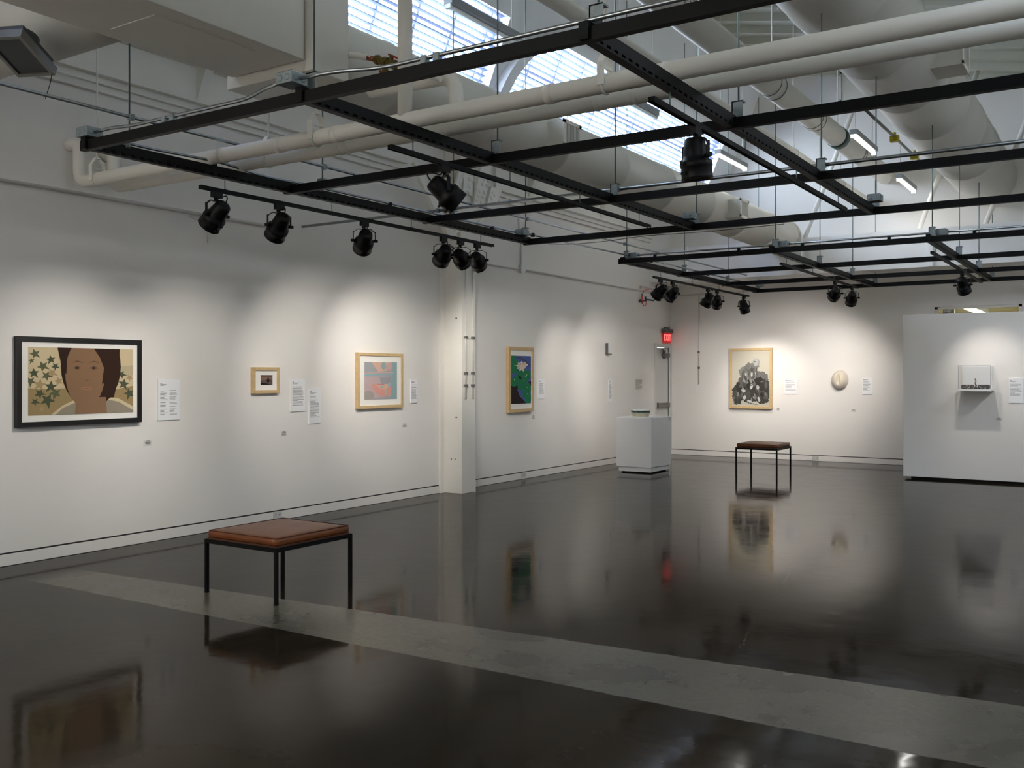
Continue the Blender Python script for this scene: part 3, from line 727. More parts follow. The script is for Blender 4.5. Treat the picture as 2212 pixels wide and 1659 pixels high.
# dark framed hood under it
hd = thing('vent_hood', 'dark metal framed hood hanging beneath the top left duct', 'hood', (-6.35, 3.3, 3.45))
hc = PZ(44, 116, 3.62)
b = MB(); T0 = Matrix.Translation(hc) @ Matrix.Rotation(math.radians(24), 4, 'Z') @ Matrix.Rotation(math.radians(-22), 4, 'X')
b.T = T0; b.box(-.11, .11, -.16, .16, -.02, .08); b.build('body', M['darkgrey'], hd)
b = MB(); b.T = T0
for x0, x1, y0, y1 in ((-.135, -.11, -.185, .185), (.11, .135, -.185, .185), (-.11, .11, -.185, -.16), (-.11, .11, .16, .185)): b.box(x0, x1, y0, y1, -.03, .03)
b.build('frame', M['alu'], hd)
b = MB(); b.T = T0; b.cyl((0, 0, .08), (0, 0, .14), .085, 20); b.build('neck', M['darkgrey'], hd)
b = MB(); b.tube([T0 @ Vector((.12, .17, -.03)), T0 @ Vector((.12, .17, -.03)) + Vector((.0, -.01, -.06)), T0 @ Vector((.12, .17, -.03)) + Vector((-.04, -.02, -.16))], .0025, 6); b.build('cord', M['black2'], hd)

def outlet(t, xc, zc, s, y, reach, w=.34, h=.26, dirz=0.):
    """square take-off box with a grille on a duct; s = +1 to the right, -1 to the left"""
    b = MB(); xa, xb = xc + s * .1, xc + s * reach
    b.box(xa, xb, y - w / 2, y + w / 2, zc - h / 2, zc + h / 2, .004); bx = b.build('outlet_box', M['duct'], t)
    b = MB()
    for u0, u1, v0, v1 in ((-w / 2 - .01, w / 2 + .01, h / 2 - .03, h / 2 + .01), (-w / 2 - .01, w / 2 + .01, -h / 2 - .01, -h / 2 + .03), (-w / 2 - .01, -w / 2 + .035, -h / 2, h / 2), (w / 2 - .035, w / 2 + .01, -h / 2, h / 2)):
        b.box(xb, xb + s * .014, y + u0, y + u1, zc + v0, zc + v1)
    for q in range(9):
        yy = y - w / 2 + .05 + (w - .1) * q / 8; b.box(xb + s * .001, xb + s * .012, yy - .005, yy + .005, zc - h / 2 + .03, zc + h / 2 - .03)
    gr = b.build('grille', M['steel_white'], bx)
    b = MB(); b.box(xb, xb + s * .0012, y - w / 2 + .03, y + w / 2 - .03, zc - h / 2 + .03, zc + h / 2 - .03); b.build('grille_opening', M['darkslot'], gr)
ld = thing('round_duct', 'long white round duct running under the skylights from the air unit', 'duct', (DX, 11, DZ - DR))
b = MB(); prof = [(0, DR)]
for q in range(9):
    z = .9 + q * 1.35; prof += [(z, DR), (z + .004, DR + .006), (z + .05, DR + .006), (z + .054, DR)]
prof.append((16.55 - 4.98, DR))
b.lathe((DX, 4.98, DZ), (0, 1, 0), prof, 48); b.build('duct', M['duct'], ld)
for px, py in ((1235, 275), (1607, 445), (1835, 540)):
    outlet(ld, DX, DZ - .03, 1, PX(px, py, DX + .47).y, .47)
RDX, RDZ, RDR = -2.07, 4.81, .45
rd = thing('round_duct', 'big white round duct running overhead at the right', 'duct', (RDX, 8, RDZ - RDR))
b = MB(); prof = [(0, RDR)]
for q in range(14):
    z = .8 + q * 1.4; prof += [(z, RDR), (z + .004, RDR + .007), (z + .06, RDR + .007), (z + .064, RDR)]
prof.append((YB - Y0 - .02, RDR)); b.lathe((RDX, Y0 + .01, RDZ), (0, 1, 0), prof, 56); b.build('duct', M['duct'], rd)
for px, py in ((1828, 195), (2062, 398), (2182, 520)):
    outlet(rd, RDX, RDZ - .12, -1, PX(px, py, RDX - .62).y, .62, .42, .34)
outlet(rd, RDX, RDZ - .08, 1, PX(2085, 140, RDX + .66).y, .66, .42, .34)
P3 = thing('round_duct', 'slender white insulated duct between the skylight and the big duct', 'duct', (-3.66, 8, 4.88))
b = MB(); b.cyl((-3.66, Y0 + .01, 5.03), (-3.66, YB - .01, 5.03), .15, 36); b.build('duct', M['pipe'], P3)
b = MB()
for y in (8.3, 8.45, 11.2, 11.4, 13.0, 13.15, 15.4, 15.5): b.lathe((-3.66, y, 5.03), (0, 1, 0), [(0, .15), (.002, .156), (.012, .156), (.014, .15)], 36, caps=False)
b.build('band', M['alu'], P3)
yg = PX(1980, 435, -3.66).y
b = MB(); b.lathe((-3.66, 14.2, 5.03), (0, 1, 0), [(0, .15), (.002, .157), (.2, .157), (.202, .15)], 36, caps=False); b.build('green_saddle', M['greenband'], P3)
for y in (8.4, 11.3, 14.3):
    b = MB(); b.cyl((-3.66, y, 5.18), (-3.66, y, roof_z(-3.66)), .008, 8); b.build('hanger_rod', M['steel_white'], P3)
P4 = thing('water_pipe', 'white drain pipe running away to the far wall beside the slender duct', 'pipe', (-3.95, 8, 4.52))
b = MB(); b.cyl((-3.95, Y0 + .01, 4.59), (-3.95, YB - .01, 4.59), .075, 28); b.build('pipe', M['pipe'], P4)
b = MB()
for y in (6.3, 9.7, 13.1, 15.6):
    b.lathe((-3.95, y, 4.59), (0, 1, 0), [(0, .075), (.002, .083), (.04, .083), (.042, .075)], 28, caps=False); b.box(-3.96, -3.94, y, y + .04, 4.66, 4.76); b.cyl((-3.95, y + .02, 4.76), (-3.95, y + .02, roof_z(-3.95)), .006, 8)
b.build('hanger', M['steel_white'], P4)

# ------------------------------------------------------------------ hanging fluorescent fixtures, roof braces
def batten(x, y, z, lab, lit, ln=1.2, watts=7):
    t = thing('strip_light', lab, 'strip light', (x, y, z), group='strip lights hung from the roof')
    b = MB(); b.box(x - .05, x + .05, y - ln / 2, y + ln / 2, z, z + .07, .004); b.build('housing', M['grey'], t)
    for s in (-1, 1):
        b = MB(); b.tube([(x, y + s * ln * .4, z + .07), (x, y + s * ln * .4, roof_z(x))], .004, 6); b.build('hanger_rod', M['steel_white'], t)
    b = MB(); b.cyl((x, y - ln / 2 + .03, z - .018), (x, y + ln / 2 - .03, z - .018), .02, 12); b.box(x - .03, x + .03, y - ln / 2, y - ln / 2 + .03, z - .04, z); b.box(x - .03, x + .03, y + ln / 2 - .03, y + ln / 2, z - .04, z)
    b.build('tube', M['tube'] if lit else M['plastic'], t)
    if lit:
        L = bpy.data.lights.new('lamp', 'AREA'); L.shape = 'RECTANGLE'; L.size = .06; L.size_y = ln - .1; L.energy = watts; L.color = (1, .98, .94)
        o = bpy.data.objects.new('lamp', L); C.objects.link(o); o.parent = t; o.location = (0, 0, -.045)
batten(-5.35, 11.1, 5.0, 'unlit grey strip light hanging before the arched skylight', False)
batten(-5.35, 7.7, 5.0, 'unlit grey strip light at the top edge left of the arch', False)
batten(-5.3, 14.4, 4.9, 'lit strip light at the far end of the arched skylight', True)
batten(-3.1, 13.5, 4.7, 'lit strip light between the slender duct and the big duct, nearer one', True)
batten(-3.1, 16.35, 4.62, 'lit strip light between the slender duct and the big duct, by the far wall', True)
def brace(p0, p1, lab, r=.04):
    b = MB(); b.cyl(p0, p1, r, 14); tag(b.build('roof_brace', M['steel_white']), lab, 'brace', group='slanting roof braces')
for (x, y, z, wt, lab) in ((3.9, 2.0, 4.6, 6, 'added strip light for fill, out of frame at the right, beside the viewpoint'), (3.9, 7.0, 4.6, 10, 'added strip light for fill, out of frame at the right, midway down the room'), (3.9, 12.0, 4.6, 20, 'added strip light for fill, out of frame at the right, towards the far wall'),
                           (-4.6, -1.6, 4.3, 130, 'added strip light for fill, out of frame behind the viewpoint, near the left wall'), (-6.3, -2.6, 4.3, 90, 'added strip light for fill, out of frame, the one in the corner behind the viewpoint')):
    batten(x, y, z, lab, True, watts=wt)                      # added unseen strip lights that fill the room with ambient light
def brace_px(p, q, y, lab):
    a, c = PY(*p, y), PY(*q, y); d = (a - c).normalized()
    brace(c + d * ((3.93 - c.z) / d.z), a + d * ((roof_z(a.x) - a.z) / d.z), lab)
brace_px((1840, 245), (1792, 372), 16.95, 'white slanting roof brace behind the slender duct, nearer the skylight')
brace_px((2031, 372), (1992, 478), 16.95, 'white slanting roof brace between the slender duct and the big duct')
brace_px((2133, 474), (2105, 545), 16.95, 'white slanting roof brace by the far soffit beneath the big duct')
brace((-1.0, 9.3, roof_z(-1.0) - .02), (-.2, 9.3, 4.9), 'white slanting roof brace to the right of the big duct')
for (x, y, z, lab) in ((-2.95, 14.7, 4.95, 'yellow beam clamp on the sloping tube, nearer one'), (-2.95, 16.2, 4.98, 'yellow beam clamp on the sloping tube, farther one')):
    b = MB(); b.box(x - .06, x + .06, y - .05, y + .05, z, z + .09, .01); b.box(x - .02, x + .02, y - .08, y + .08, z + .02, z + .06); b.cyl((x, y, z + .09), (x, y, z + .14), .02, 10)
    tag(b.build('beam_clamp', M['yellow']), lab, 'clamp', group='yellow beam clamps')
b = MB(); b.tube([(-2.95, 12.4, 5.0), (-2.95, 16.9, 5.04)], .02, 10); tag(b.build('electrical_tube', M['alu']), 'grey tube with yellow clamps left of the big duct', 'tube')
# ------------------------------------------------------------------ benches
def bench(x0, x1, y0, y1, lab):
    t = thing('bench', lab, 'bench', ((x0 + x1) / 2, (y0 + y1) / 2, 0), group='leather benches')
    H = .385; w = .024
    for x in (x0, x1):
        for y in (y0, y1):
            b = MB(); b.box(x - w / 2, x + w / 2, y - w / 2, y + w / 2, 0, H, .002); b.build('leg', M['black'], t)
    b = MB()
    for y in (y0, y1): b.box(x0 + w / 2, x1 - w / 2, y - w / 2, y + w / 2, H - .03, H - .003)
    for x in (x0, x1): b.box(x - w / 2, x + w / 2, y0 + w / 2, y1 - w / 2, H - .03, H - .003)
    for k in (.33, .66):
        xx = x0 + (x1 - x0) * k; b.box(xx - .015, xx + .015, y0 + w / 2, y1 - w / 2, H - .018, H - .004)
    b.build('frame', M['black'], t)
    b = MB(); b.box(x0 + .006, x1 - .006, y0 + .006, y1 - .006, H - .003, H + .009); b.build('seat_board', M['piping'], t)
    b = MB(); g = 12; i = .008
    def top(u, v): return H + .058 + .010 * (1 - (2 * u - 1) ** 4) * (1 - (2 * v - 1) ** 4) + .0015 * math.sin(u * 19 + v * 7)
    zs = [H + .009, H + .016, H + .05, H + .058]
    ins = [i + .008, i, i, i + .006]
    rings = []
    for z, k in zip(zs, ins):
        r = []
        for (ax, ay, bx, by) in ((0, 0, 1, 0), (1, 0, 1, 1), (1, 1, 0, 1), (0, 1, 0, 0)):
            for q in range(g):
                u = ax + (bx - ax) * q / g; v = ay + (by - ay) * q / g
                bow = .004 * math.sin(PI * q / g) if 0 < zs.index(z) < 3 else 0
                cx_, cy_ = (x0 + x1) / 2, (y0 + y1) / 2
                px = x0 + k + (x1 - x0 - 2 * k) * u; py = y0 + k + (y1 - y0 - 2 * k) * v
                r.append(b._v((px + (px - cx_) * bow * 2, py + (py - cy_) * bow * 2, z)))
        rings.append(r)
    for q in range(3):
        n = len(rings[q])
        for e in range(n): b.face([rings[q][e], rings[q][(e + 1) % n], rings[q + 1][(e + 1) % n], rings[q + 1][e]], True)
    k = ins[3]
    gv = [[b._v((x0 + k + (x1 - x0 - 2 * k) * u / g, y0 + k + (y1 - y0 - 2 * k) * v / g, top(u / g, v / g) + (0 if 0 < u < g and 0 < v < g else -.0))) for u in range(g + 1)] for v in range(g + 1)]
    for v in range(g):
        for u in range(g): b.face([gv[v][u], gv[v][u + 1], gv[v + 1][u + 1], gv[v + 1][u]], True)
    b.face(list(reversed(rings[0])))
    bmesh.ops.remove_doubles(b.bm, verts=b.bm.verts[:], dist=.0015)
    cu = b.build('cushion', M['leather'], t)
    b = MB(); k = .010; zz = H + .059
    b.tube([(x0 + k, y0 + k, zz), (x1 - k, y0 + k, zz), (x1 - k, y1 - k, zz), (x0 + k, y1 - k, zz), (x0 + k, y0 + k, zz)], .0028, 6); b.build('seam', M['piping'], cu)
bench(-5.56, -4.855, 4.525, 5.25, 'tan leather bench on black legs in the foreground on the pale strip')
bench(-5.44, -4.775, 14.98, 15.70, 'tan leather bench on black legs farther off, before the ink drawing')

# ------------------------------------------------------------------ pedestal and basket sculpture
t = thing('pedestal', 'white square pedestal carrying the small basket near the corner', 'pedestal', (-6.69, 14.165, 0))
b = MB(); b.box(-6.97, -6.41, 13.81, 14.52, .02, .095); b.build('plinth', M['white'], t)
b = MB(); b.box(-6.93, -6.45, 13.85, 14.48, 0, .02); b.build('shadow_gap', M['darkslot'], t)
b = MB(); b.box(-7.0, -6.385, 13.78, 14.55, .095, .875, .003); b.build('body', M['white'], t)
b = MB(); b.box(-6.96, -6.42, 13.82, 14.51, .875, .89, .002); b.build('top_panel', M['white'], t)
bc = PZ(1389, 897, .89); bx, by = -6.72, 14.1
t = thing('basket_sculpture', 'small pale ribbed basket with dark green rim on the pedestal', 'sculpture', (bx, by, .89))
b = MB(); n = 30
def ov(r, k, z, jit=0): return [(bx + r * math.cos(2 * PI * i / n) * 1.05 * (1 + jit * math.sin(i * 2.7)), by + r * math.sin(2 * PI * i / n) * .95, z + jit * .25 * math.sin(i * 4.1)) for i in range(n)]
def loft(b, rings, sm=False):
    vv = [[b._v(p) for p in r] for r in rings]
    for q in range(len(vv) - 1):
        for i in range(n): b.face([vv[q][i], vv[q][(i + 1) % n], vv[q + 1][(i + 1) % n], vv[q + 1][i]], sm)
    b.face(list(reversed(vv[0]))); b.face(vv[-1])
ivory = mat('ivory_slats', (206, 200, 180), .6, noise=.1, nscale=30)
loft(b, [ov(.12, 0, .89), ov(.135, 0, .95)]); b.build('base_wall', ivory, t)
b = MB()
for i in range(26):
    a = 2 * PI * i / 26; c, s = math.cos(a), math.sin(a)
    b.obox((bx + .124 * c * 1.05, by + .124 * s * .95, .89), (bx + .142 * c * 1.05, by + .142 * s * .95, .965), .016, .006, up=(c, s, 0))
b.build('slats', ivory, t)
b = MB(); loft(b, [ov(.137, 0, .948), ov(.148, 0, .955, .03), ov(.15, 0, .975, .03), ov(.14, 0, .982)]); b.build('rim', mat('dark_green_rim', (40, 72, 58), .6, noise=.4, nscale=60), t)
b = MB()
for i in range(34):
    a = random.random() * 2 * PI; r = .125 * math.sqrt(random.random()); q = .016 + .008 * random.random()
    b.lathe((bx + r * math.cos(a), by + r * math.sin(a) * .95, .976), (0, 0, 1), [(-q * .5, q), (0, q * 1.1), (q * .6, q * .8), (q, .001)], 8)
b.build('filling', M['card'], t)
# small caption on the pedestal side
def caption(axes, u, v, w, h, lab, lines=4, card=True):
    b = MB(); b.mi = 0
    b.prism([(u - w / 2, v - h / 2), (u + w / 2, v - h / 2), (u + w / 2, v + h / 2), (u - w / 2, v + h / 2)], -.001, .002, axes)
    b.mi = 1
    for i in range(lines):
        ww = w * (.5 if i == 0 else random.uniform(.55, .85)); vv = v + h * (.3 - .6 * i / max(1, lines - 1)); hh = h * .045 if i else h * .075
        b.prism([(u - ww / 2, vv - hh), (u + ww / 2, vv - hh), (u + ww / 2, vv + hh), (u - ww / 2, vv + hh)], .002, .0026, axes)
    return tag(b.build('caption_label', [M['capt'], M['inkdark']]), lab, 'label')
M['capt'] = mat('caption_stock', (222, 220, 216), .7)
caption(lambda u, v, n: (-6.385 + n, u, v), 14.49, .84, .05, .05, 'tiny caption at the top right corner of the pedestal', 3)

# ------------------------------------------------------------------ artworks
def ell(cu, cv, ru, rv, n=22, rot=0., a0=0., a1=2 * PI):
    pts = []
    full = abs(a1 - a0 - 2 * PI) < 1e-6
    for i in range(n if full else n + 1):
        a = a0 + (a1 - a0) * i / n
        x, y = ru * math.cos(a), rv * math.sin(a)
        pts.append((cu + x * math.cos(rot) - y * math.sin(rot), cv + x * math.sin(rot) + y * math.cos(rot)))
    return pts
def artwork(axes, u0, u1, v0, v1, fw, depth, fmat, print_box, shapes, lab, bg, mat_board=True):
    """shapes: list of (rgb, points in 0..1 print space)"""
    o = Vector(axes((u0 + u1) / 2, v0, 0))
    t = thing('framed_artwork', lab, 'artwork', o)
    b = MB()
    for P in ([(u0, v0), (u1, v0), (u1 - fw, v0 + fw), (u0 + fw, v0 + fw)], [(u1, v0), (u1, v1), (u1 - fw, v1 - fw), (u1 - fw, v0 + fw)],
              [(u1, v1), (u0, v1), (u0 + fw, v1 - fw), (u1 - fw, v1 - fw)], [(u0, v1), (u0, v0), (u0 + fw, v0 + fw), (u0 + fw, v1 - fw)]):
        b.prism(P, .002, depth, axes)
    b.build('frame', fmat, t)
    b = MB(); b.prism([(u0 + fw * .8, v0 + fw * .8), (u1 - fw * .8, v0 + fw * .8), (u1 - fw * .8, v1 - fw * .8), (u0 + fw * .8, v1 - fw * .8)], .003, depth - .012, axes)
    mb_ = b.build('mat_board', M['matboard'], t)
    a0, a1, c0, c1 = print_box
    def pa(u, v, n): return axes(u0 + (u1 - u0) * (a0 + (a1 - a0) * u), v0 + (v1 - v0) * (c0 + (c1 - c0) * v), n)
    def clip(pts):                                            # keep every shape inside the sheet
        for ax, lim, sg in ((0, 0, 1), (0, 1, -1), (1, 0, 1), (1, 1, -1)):
            out = []
            for i in range(len(pts)):
                p, q = pts[i - 1], pts[i]
                ip = sg * (p[ax] - lim) >= 0; iq = sg * (q[ax] - lim) >= 0
                if ip != iq:
                    k = (lim - p[ax]) / (q[ax] - p[ax]); out.append((p[0] + (q[0] - p[0]) * k, p[1] + (q[1] - p[1]) * k))
                if iq: out.append(q)
            pts = out
            if len(pts) < 3: return []
        return pts
    b = MB(); mats = [ink(bg)]; n = depth - .011
    b.flat([(0, 0), (1, 0), (1, 1), (0, 1)], n, pa)
    for rgb, pts in shapes:
        m = ink(rgb)
        if m not in mats: mats.append(m)
        b.mi = mats.index(m); n += .00012
        pts = clip(pts)
        if pts: b.flat(pts, n, pa)
    b.keep = True
    b.build('print', mats, mb_)
    return t
def leaf(cu, cv, s, rot, asp=1.55):
    """lobed leaf: one long tip, two shorter pairs of lobes and a stem notch"""
    lobes = [(0, 1.45), (.38, .62), (.75, 1.12), (1.2, .55), (1.75, .95), (2.3, .5), (2.75, .62), (PI, .3), (-2.75, .62), (-2.3, .5), (-1.75, .95), (-1.2, .55), (-.75, 1.12), (-.38, .62)]
    return [(cu + s * r * math.cos(rot + a) * .85, cv + s * r * math.sin(rot + a) * asp) for a, r in lobes]
def artwork(axes, u0, u1, v0, v1, fw, depth, fmat, print_box, shapes, lab, bg, mat_board=True):
    """shapes: list of (rgb, points in 0..1 print space)"""
    o = Vector(axes((u0 + u1) / 2, v0, 0))
    t = thing('framed_artwork', lab, 'artwork', o)
    b = MB()
    for P in ([(u0, v0), (u1, v0), (u1 - fw, v0 + fw), (u0 + fw, v0 + fw)], [(u1, v0), (u1, v1), (u1 - fw, v1 - fw), (u1 - fw, v0 + fw)],
              [(u1, v1), (u0, v1), (u0 + fw, v1 - fw), (u1 - fw, v1 - fw)], [(u0, v1), (u0, v0), (u0 + fw, v0 + fw), (u0 + fw, v1 - fw)]):
        b.prism(P, .002, depth, axes)
    b.build('frame', fmat, t)
    b = MB(); b.prism([(u0 + fw * .8, v0 + fw * .8), (u1 - fw * .8, v0 + fw * .8), (u1 - fw * .8, v1 - fw * .8), (u0 + fw * .8, v1 - fw * .8)], .003, depth - .012, axes)
    mb_ = b.build('mat_board', M['matboard'], t)
    a0, a1, c0, c1 = print_box
    def pa(u, v, n): return axes(u0 + (u1 - u0) * (a0 + (a1 - a0) * u), v0 + (v1 - v0) * (c0 + (c1 - c0) * v), n)
    def clip(pts):                                            # keep every shape inside the sheet
        for ax, lim, sg in ((0, 0, 1), (0, 1, -1), (1, 0, 1), (1, 1, -1)):
            out = []
            for i in range(len(pts)):
                p, q = pts[i - 1], pts[i]
                ip = sg * (p[ax] - lim) >= 0; iq = sg * (q[ax] - lim) >= 0
                if ip != iq:
                    k = (lim - p[ax]) / (q[ax] - p[ax]); out.append((p[0] + (q[0] - p[0]) * k, p[1] + (q[1] - p[1]) * k))
                if iq: out.append(q)
            pts = out
            if len(pts) < 3: return []
        return pts
    b = MB(); mats = [ink(bg)]; n = depth - .011
    b.flat([(0, 0), (1, 0), (1, 1), (0, 1)], n, pa)
    for rgb, pts in shapes:
        m = ink(rgb)
        if m not in mats: mats.append(m)
        b.mi = mats.index(m); n += .00012
        pts = clip(pts)
        if pts: b.flat(pts, n, pa)
    b.keep = True
    b.build('print', mats, mb_)
    return t
def leaf(cu, cv, s, rot, asp=1.5):
    pts = []
    for i in range(10):
        a = rot + 2 * PI * i / 10; r = s * (1.0 if i % 2 == 0 else .45) * (1.25 if i == 0 else 1)
        pts.append((cu + r * math.cos(a), cv + r * math.sin(a) * asp))
    return pts
# 1 generic flat-colour portrait among leaves
sh = []
TAN, GRN, DGR, SKIN, HAIR, CREAM, GREY = (158, 136, 96), (96, 100, 74), (80, 86, 66), (140, 108, 82), (52, 34, 26), (206, 190, 156), (150, 140, 122)
sh.append((TAN, [(0, 0), (1, 0), (1, .42), (.8, .36), (.4, .40), (.2, .38), (0, .40)]))
sh.append(((186, 172, 140), [(.82, .55), (1, .6), (1, .75), (.84, .72)]))
rnd = random.Random(5)
for (cu, cv, s) in ((.06, .9, .05), (.13, .72, .055), (.05, .62, .05), (.2, .82, .045), (.21, .62, .05), (.1, .45, .06), (.2, .42, .06), (.17, .22, .07), (.06, .2, .04), (.27, .5, .045), (.03, .8, .03), (.12, .1, .03), (.16, .58, .05), (.24, .32, .06), (.1, .32, .05), (.24, .72, .04), (.02, .5, .05), (.9, .45, .06), (.96, .3, .06), (.88, .6, .045), (.96, .55, .04)):
    sh.append((rnd.choice((GRN, DGR, GRN, (172, 148, 110))), leaf(cu, cv, s, -1.2 + rnd.uniform(-1.1, 1.1))))
sh.append((GREY, [(.2, 0), (.3, .13), (.42, .22), (.7, .26), (.85, .2), (1, .06), (1, 0)]))
sh.append((CREAM, [(.2, 0), (.3, .13), (.42, .22), (.43, .18), (.31, .1), (.24, 0)]))
sh.append((CREAM, [(.7, .28), (.85, .22), (1, .09), (1, .03), (.85, .17), (.71, .22)]))
sh.append((HAIR, ell(.58, .72, .29, .62, 30)))
sh.append((HAIR, [(.70, .75), (.86, .75), (.83, .45), (.80, .24), (.70, .24)]))
sh.append((SKIN, [(.43, .25), (.72, .25), (.73, .0), (.42, .0)]))
sh.append((SKIN, ell(.52, .62, .19, .52, 34)))
sh.append((HAIR, [(.60, 1), (.86, 1), (.85, .62), (.74, .5), (.68, .45), (.70, .7), (.66, .86)]))
sh.append((HAIR, [(.26, 1), (.36, 1), (.345, .8), (.34, .6), (.30, .7)]))
for cu in (.44, .60):
    sh.append(((104, 78, 54), [(cu - .055, .775), (cu, .81), (cu + .055, .785), (cu + .055, .775), (cu, .79)]))
    sh.append(((110, 84, 64), ell(cu, .70, .034, .022, 16))); sh.append(((70, 50, 42), ell(cu, .70, .014, .022, 14)))
sh.append(((118, 88, 66), [(.51, .52), (.535, .50), (.56, .51), (.535, .515)]))
sh.append(((164, 118, 94), ell(.53, .385, .06, .022, 16))); sh.append(((96, 64, 50), [(.47, .387), (.53, .382), (.59, .387), (.53, .39)]))
artwork(left_axes, 4.325, 5.497, 1.122, 1.873, .042, .045, M['blackframe'], (.085, .928, .125, .885), sh,
        'large black-framed portrait print with dark hair and green leaves at the far left', (206, 188, 152))
# 2 small sepia photograph
sh = [((132, 104, 92), [(0, .48), (1, .55), (1, .8), (0, .8)]), ((98, 84, 76), [(0, 0), (1, 0), (1, .4), (.4, .45), (0, .33)]), ((34, 30, 28), [(0, 0), (.9, 0), (.4, .18), (0, .25)]),
      ((36, 32, 32), ell(.62, .42, .12, .2, 18)), ((34, 30, 30), ell(.64, .66, .06, .08, 14)), ((40, 35, 34), [(.5, .4), (.9, .36), (.9, .44), (.5, .5)]), ((62, 50, 50), [(0, .9), (1, .9), (1, 1), (0, 1)])]
artwork(left_axes, 6.823, 7.192, 1.362, 1.636, .034, .04, M['oak'], (.30, .745, .325, .70), sh, 'small pale-framed dark photograph between two text panels', (110, 90, 82))
# 3 pastel print
sh = [((164, 166, 168), [(0, .66), (.5, .7), (.85, .72), (.85, 1), (0, 1)]), ((214, 176, 160), [(.22, 1), (.8, 1), (.83, .8), (.6, .76), (.42, .74), (.3, .88)]), ((204, 166, 160), [(.68, .96), (.84, 1), (.82, .78), (.64, .78)]),
      ((150, 172, 170), ell(.58, .9, .08, .1, 16)), ((144, 170, 172), [(.84, 0), (1, 0), (1, 1), (.84, 1)]), ((146, 178, 184), [(0, .63), (.88, .67), (.88, .71), (0, .68)]), ((226, 178, 166), [(0, .70), (.88, .72), (.88, .735), (0, .715)]),
      ((192, 170, 170), [(0, .1), (.35, .04), (.8, .1), (.8, .62), (0, .62)]), ((160, 158, 164), [(.5, .42), (.82, .3), (.82, .62), (.45, .6)]), ((166, 158, 152), ell(.12, .12, .16, .12, 18)),
      ((216, 154, 142), [(.2, .44), (.26, .26), (.42, .12), (.6, .08), (.8, .14), (.8, .34), (.7, .40), (.6, .36), (.4, .38)]), ((226, 172, 150), [(.36, .38), (.46, .30), (.62, .26), (.74, .34), (.66, .42), (.52, .40)]),
      ((158, 182, 178), ell(.53, .335, .085, .03, 16)), ((158, 184, 180), [(.68, .4), (.78, .46), (.78, .34), (.72, .32)]), ((176, 184, 172), ell(.64, .2, .035, .09, 14)), ((200, 128, 120), [(.38, .40), (.6, .385), (.6, .405), (.38, .42)])]
artwork(left_axes, 8.41, 9.24, 1.155, 1.82, .035, .045, M['oak'], (.15, .868, .155, .835), sh, 'pale-framed pastel pink and blue print left of the column', (168, 164, 166))
# 4 water plants
BLU, GREEN, BRN, PET = (80, 100, 160), (38, 124, 84), (48, 36, 36), (226, 206, 190)
sh = [(BRN, [(0, 0), (.75, 0), (.4, .2), (.3, .42), (0, .42)]), (BLU, [(.3, .3), (.42, .16), (.75, .02), (.95, 0), (.9, .3), (.5, .38)]), (GREEN, [(0, 1), (.2, 1), (.22, .9), (0, .84)])]
for cu, cv, ru, rv in ((.2, .76, .22, .14), (.2, .47, .22, .105), (.52, .62, .24, .1), (.78, .58, .22, .11), (.62, .48, .25, .1), (.52, .38, .2, .1), (.82, .30, .2, .12), (.7, .2, .14, .08), (.86, .1, .16, .11)):
    sh.append((GREEN, ell(cu, cv, ru, rv, 22, .2))); sh.append(((26, 92, 62), [(cu - ru * .1, cv), (cu + ru * .7, cv - rv * .5), (cu + ru * .62, cv - rv * .6)]))
sh.append((BRN, [(.34, .6), (.5, .56), (.5, .5), (.4, .52)])); sh.append((BRN, [(.85, .45), (1, .47), (1, .36), (.92, .42)]))
sh.append(((84, 82, 88), [(.2, .985), (.5, .96), (.74, .90), (.84, .84), (.96, .81), (.96, .79), (.8, .82), (.7, .88), (.5, .93), (.2, .96)]))
for k in range(8):
    a = .5 + k * .62; sh.append((PET if k % 2 else (240, 222, 206), [(.56, .76), (.56 + .26 * math.cos(a - .25), .78 + .085 * math.sin(a - .25)), (.56 + .34 * math.cos(a), .78 + .11 * math.sin(a)), (.56 + .26 * math.cos(a + .25), .78 + .085 * math.sin(a + .25))]))
sh.append((PET, ell(.56, .77, .16, .05, 14)))
for cu, cv in ((.18, .8), (.16, .5), (.64, .47), (.72, .57), (.8, .34), (.76, .6), (.82, .2)): sh.append(((236, 222, 150), ell(cu, cv, .025, .009, 10)))
artwork(left_axes, 11.626, 12.32, 1.005, 1.972, .05, .05, M['oak'], (.11, .90, .13, .865), sh, 'tall pale-framed print of a white flower on green pads', BLU)
# 5 ink drawing
rnd = random.Random(3); sh = []
def blob(g, cu, cv, ru, rv, rot=0):
    pts = []
    for (u, v) in ell(cu, cv, ru, rv, 30, rot):
        k = 1 + rnd.uniform(-.16, .16); pts.append((cu + (u - cu) * k, cv + (v - cv) * k))
    sh.append(((g, g - 1, g - 5), pts))
for i in range(10): blob(150 - i * 3 + rnd.randint(-5, 5), .30 + .055 * i + rnd.uniform(-.05, .05), .42 + rnd.uniform(-.04, .1), .1, .14)
for g, cu, cv, ru, rv in ((132, .33, .62, .14, .1), (118, .48, .66, .15, .12), (128, .6, .72, .12, .07), (112, .8, .5, .17, .13), (104, .36, .58, .09, .09), (82, .53, .58, .09, .1), (98, .25, .47, .07, .05),
        (72, .22, .28, .21, .14), (60, .5, .34, .13, .16), (54, .74, .38, .17, .16), (70, .9, .28, .12, .2), (58, .3, .22, .18, .12), (64, .6, .2, .17, .12), (70, .82, .14, .17, .1), (82, .12, .15, .11, .12), (50, .68, .28, .1, .14), (74, .45, .12, .14, .07)):
    blob(g, cu, cv, ru, rv)
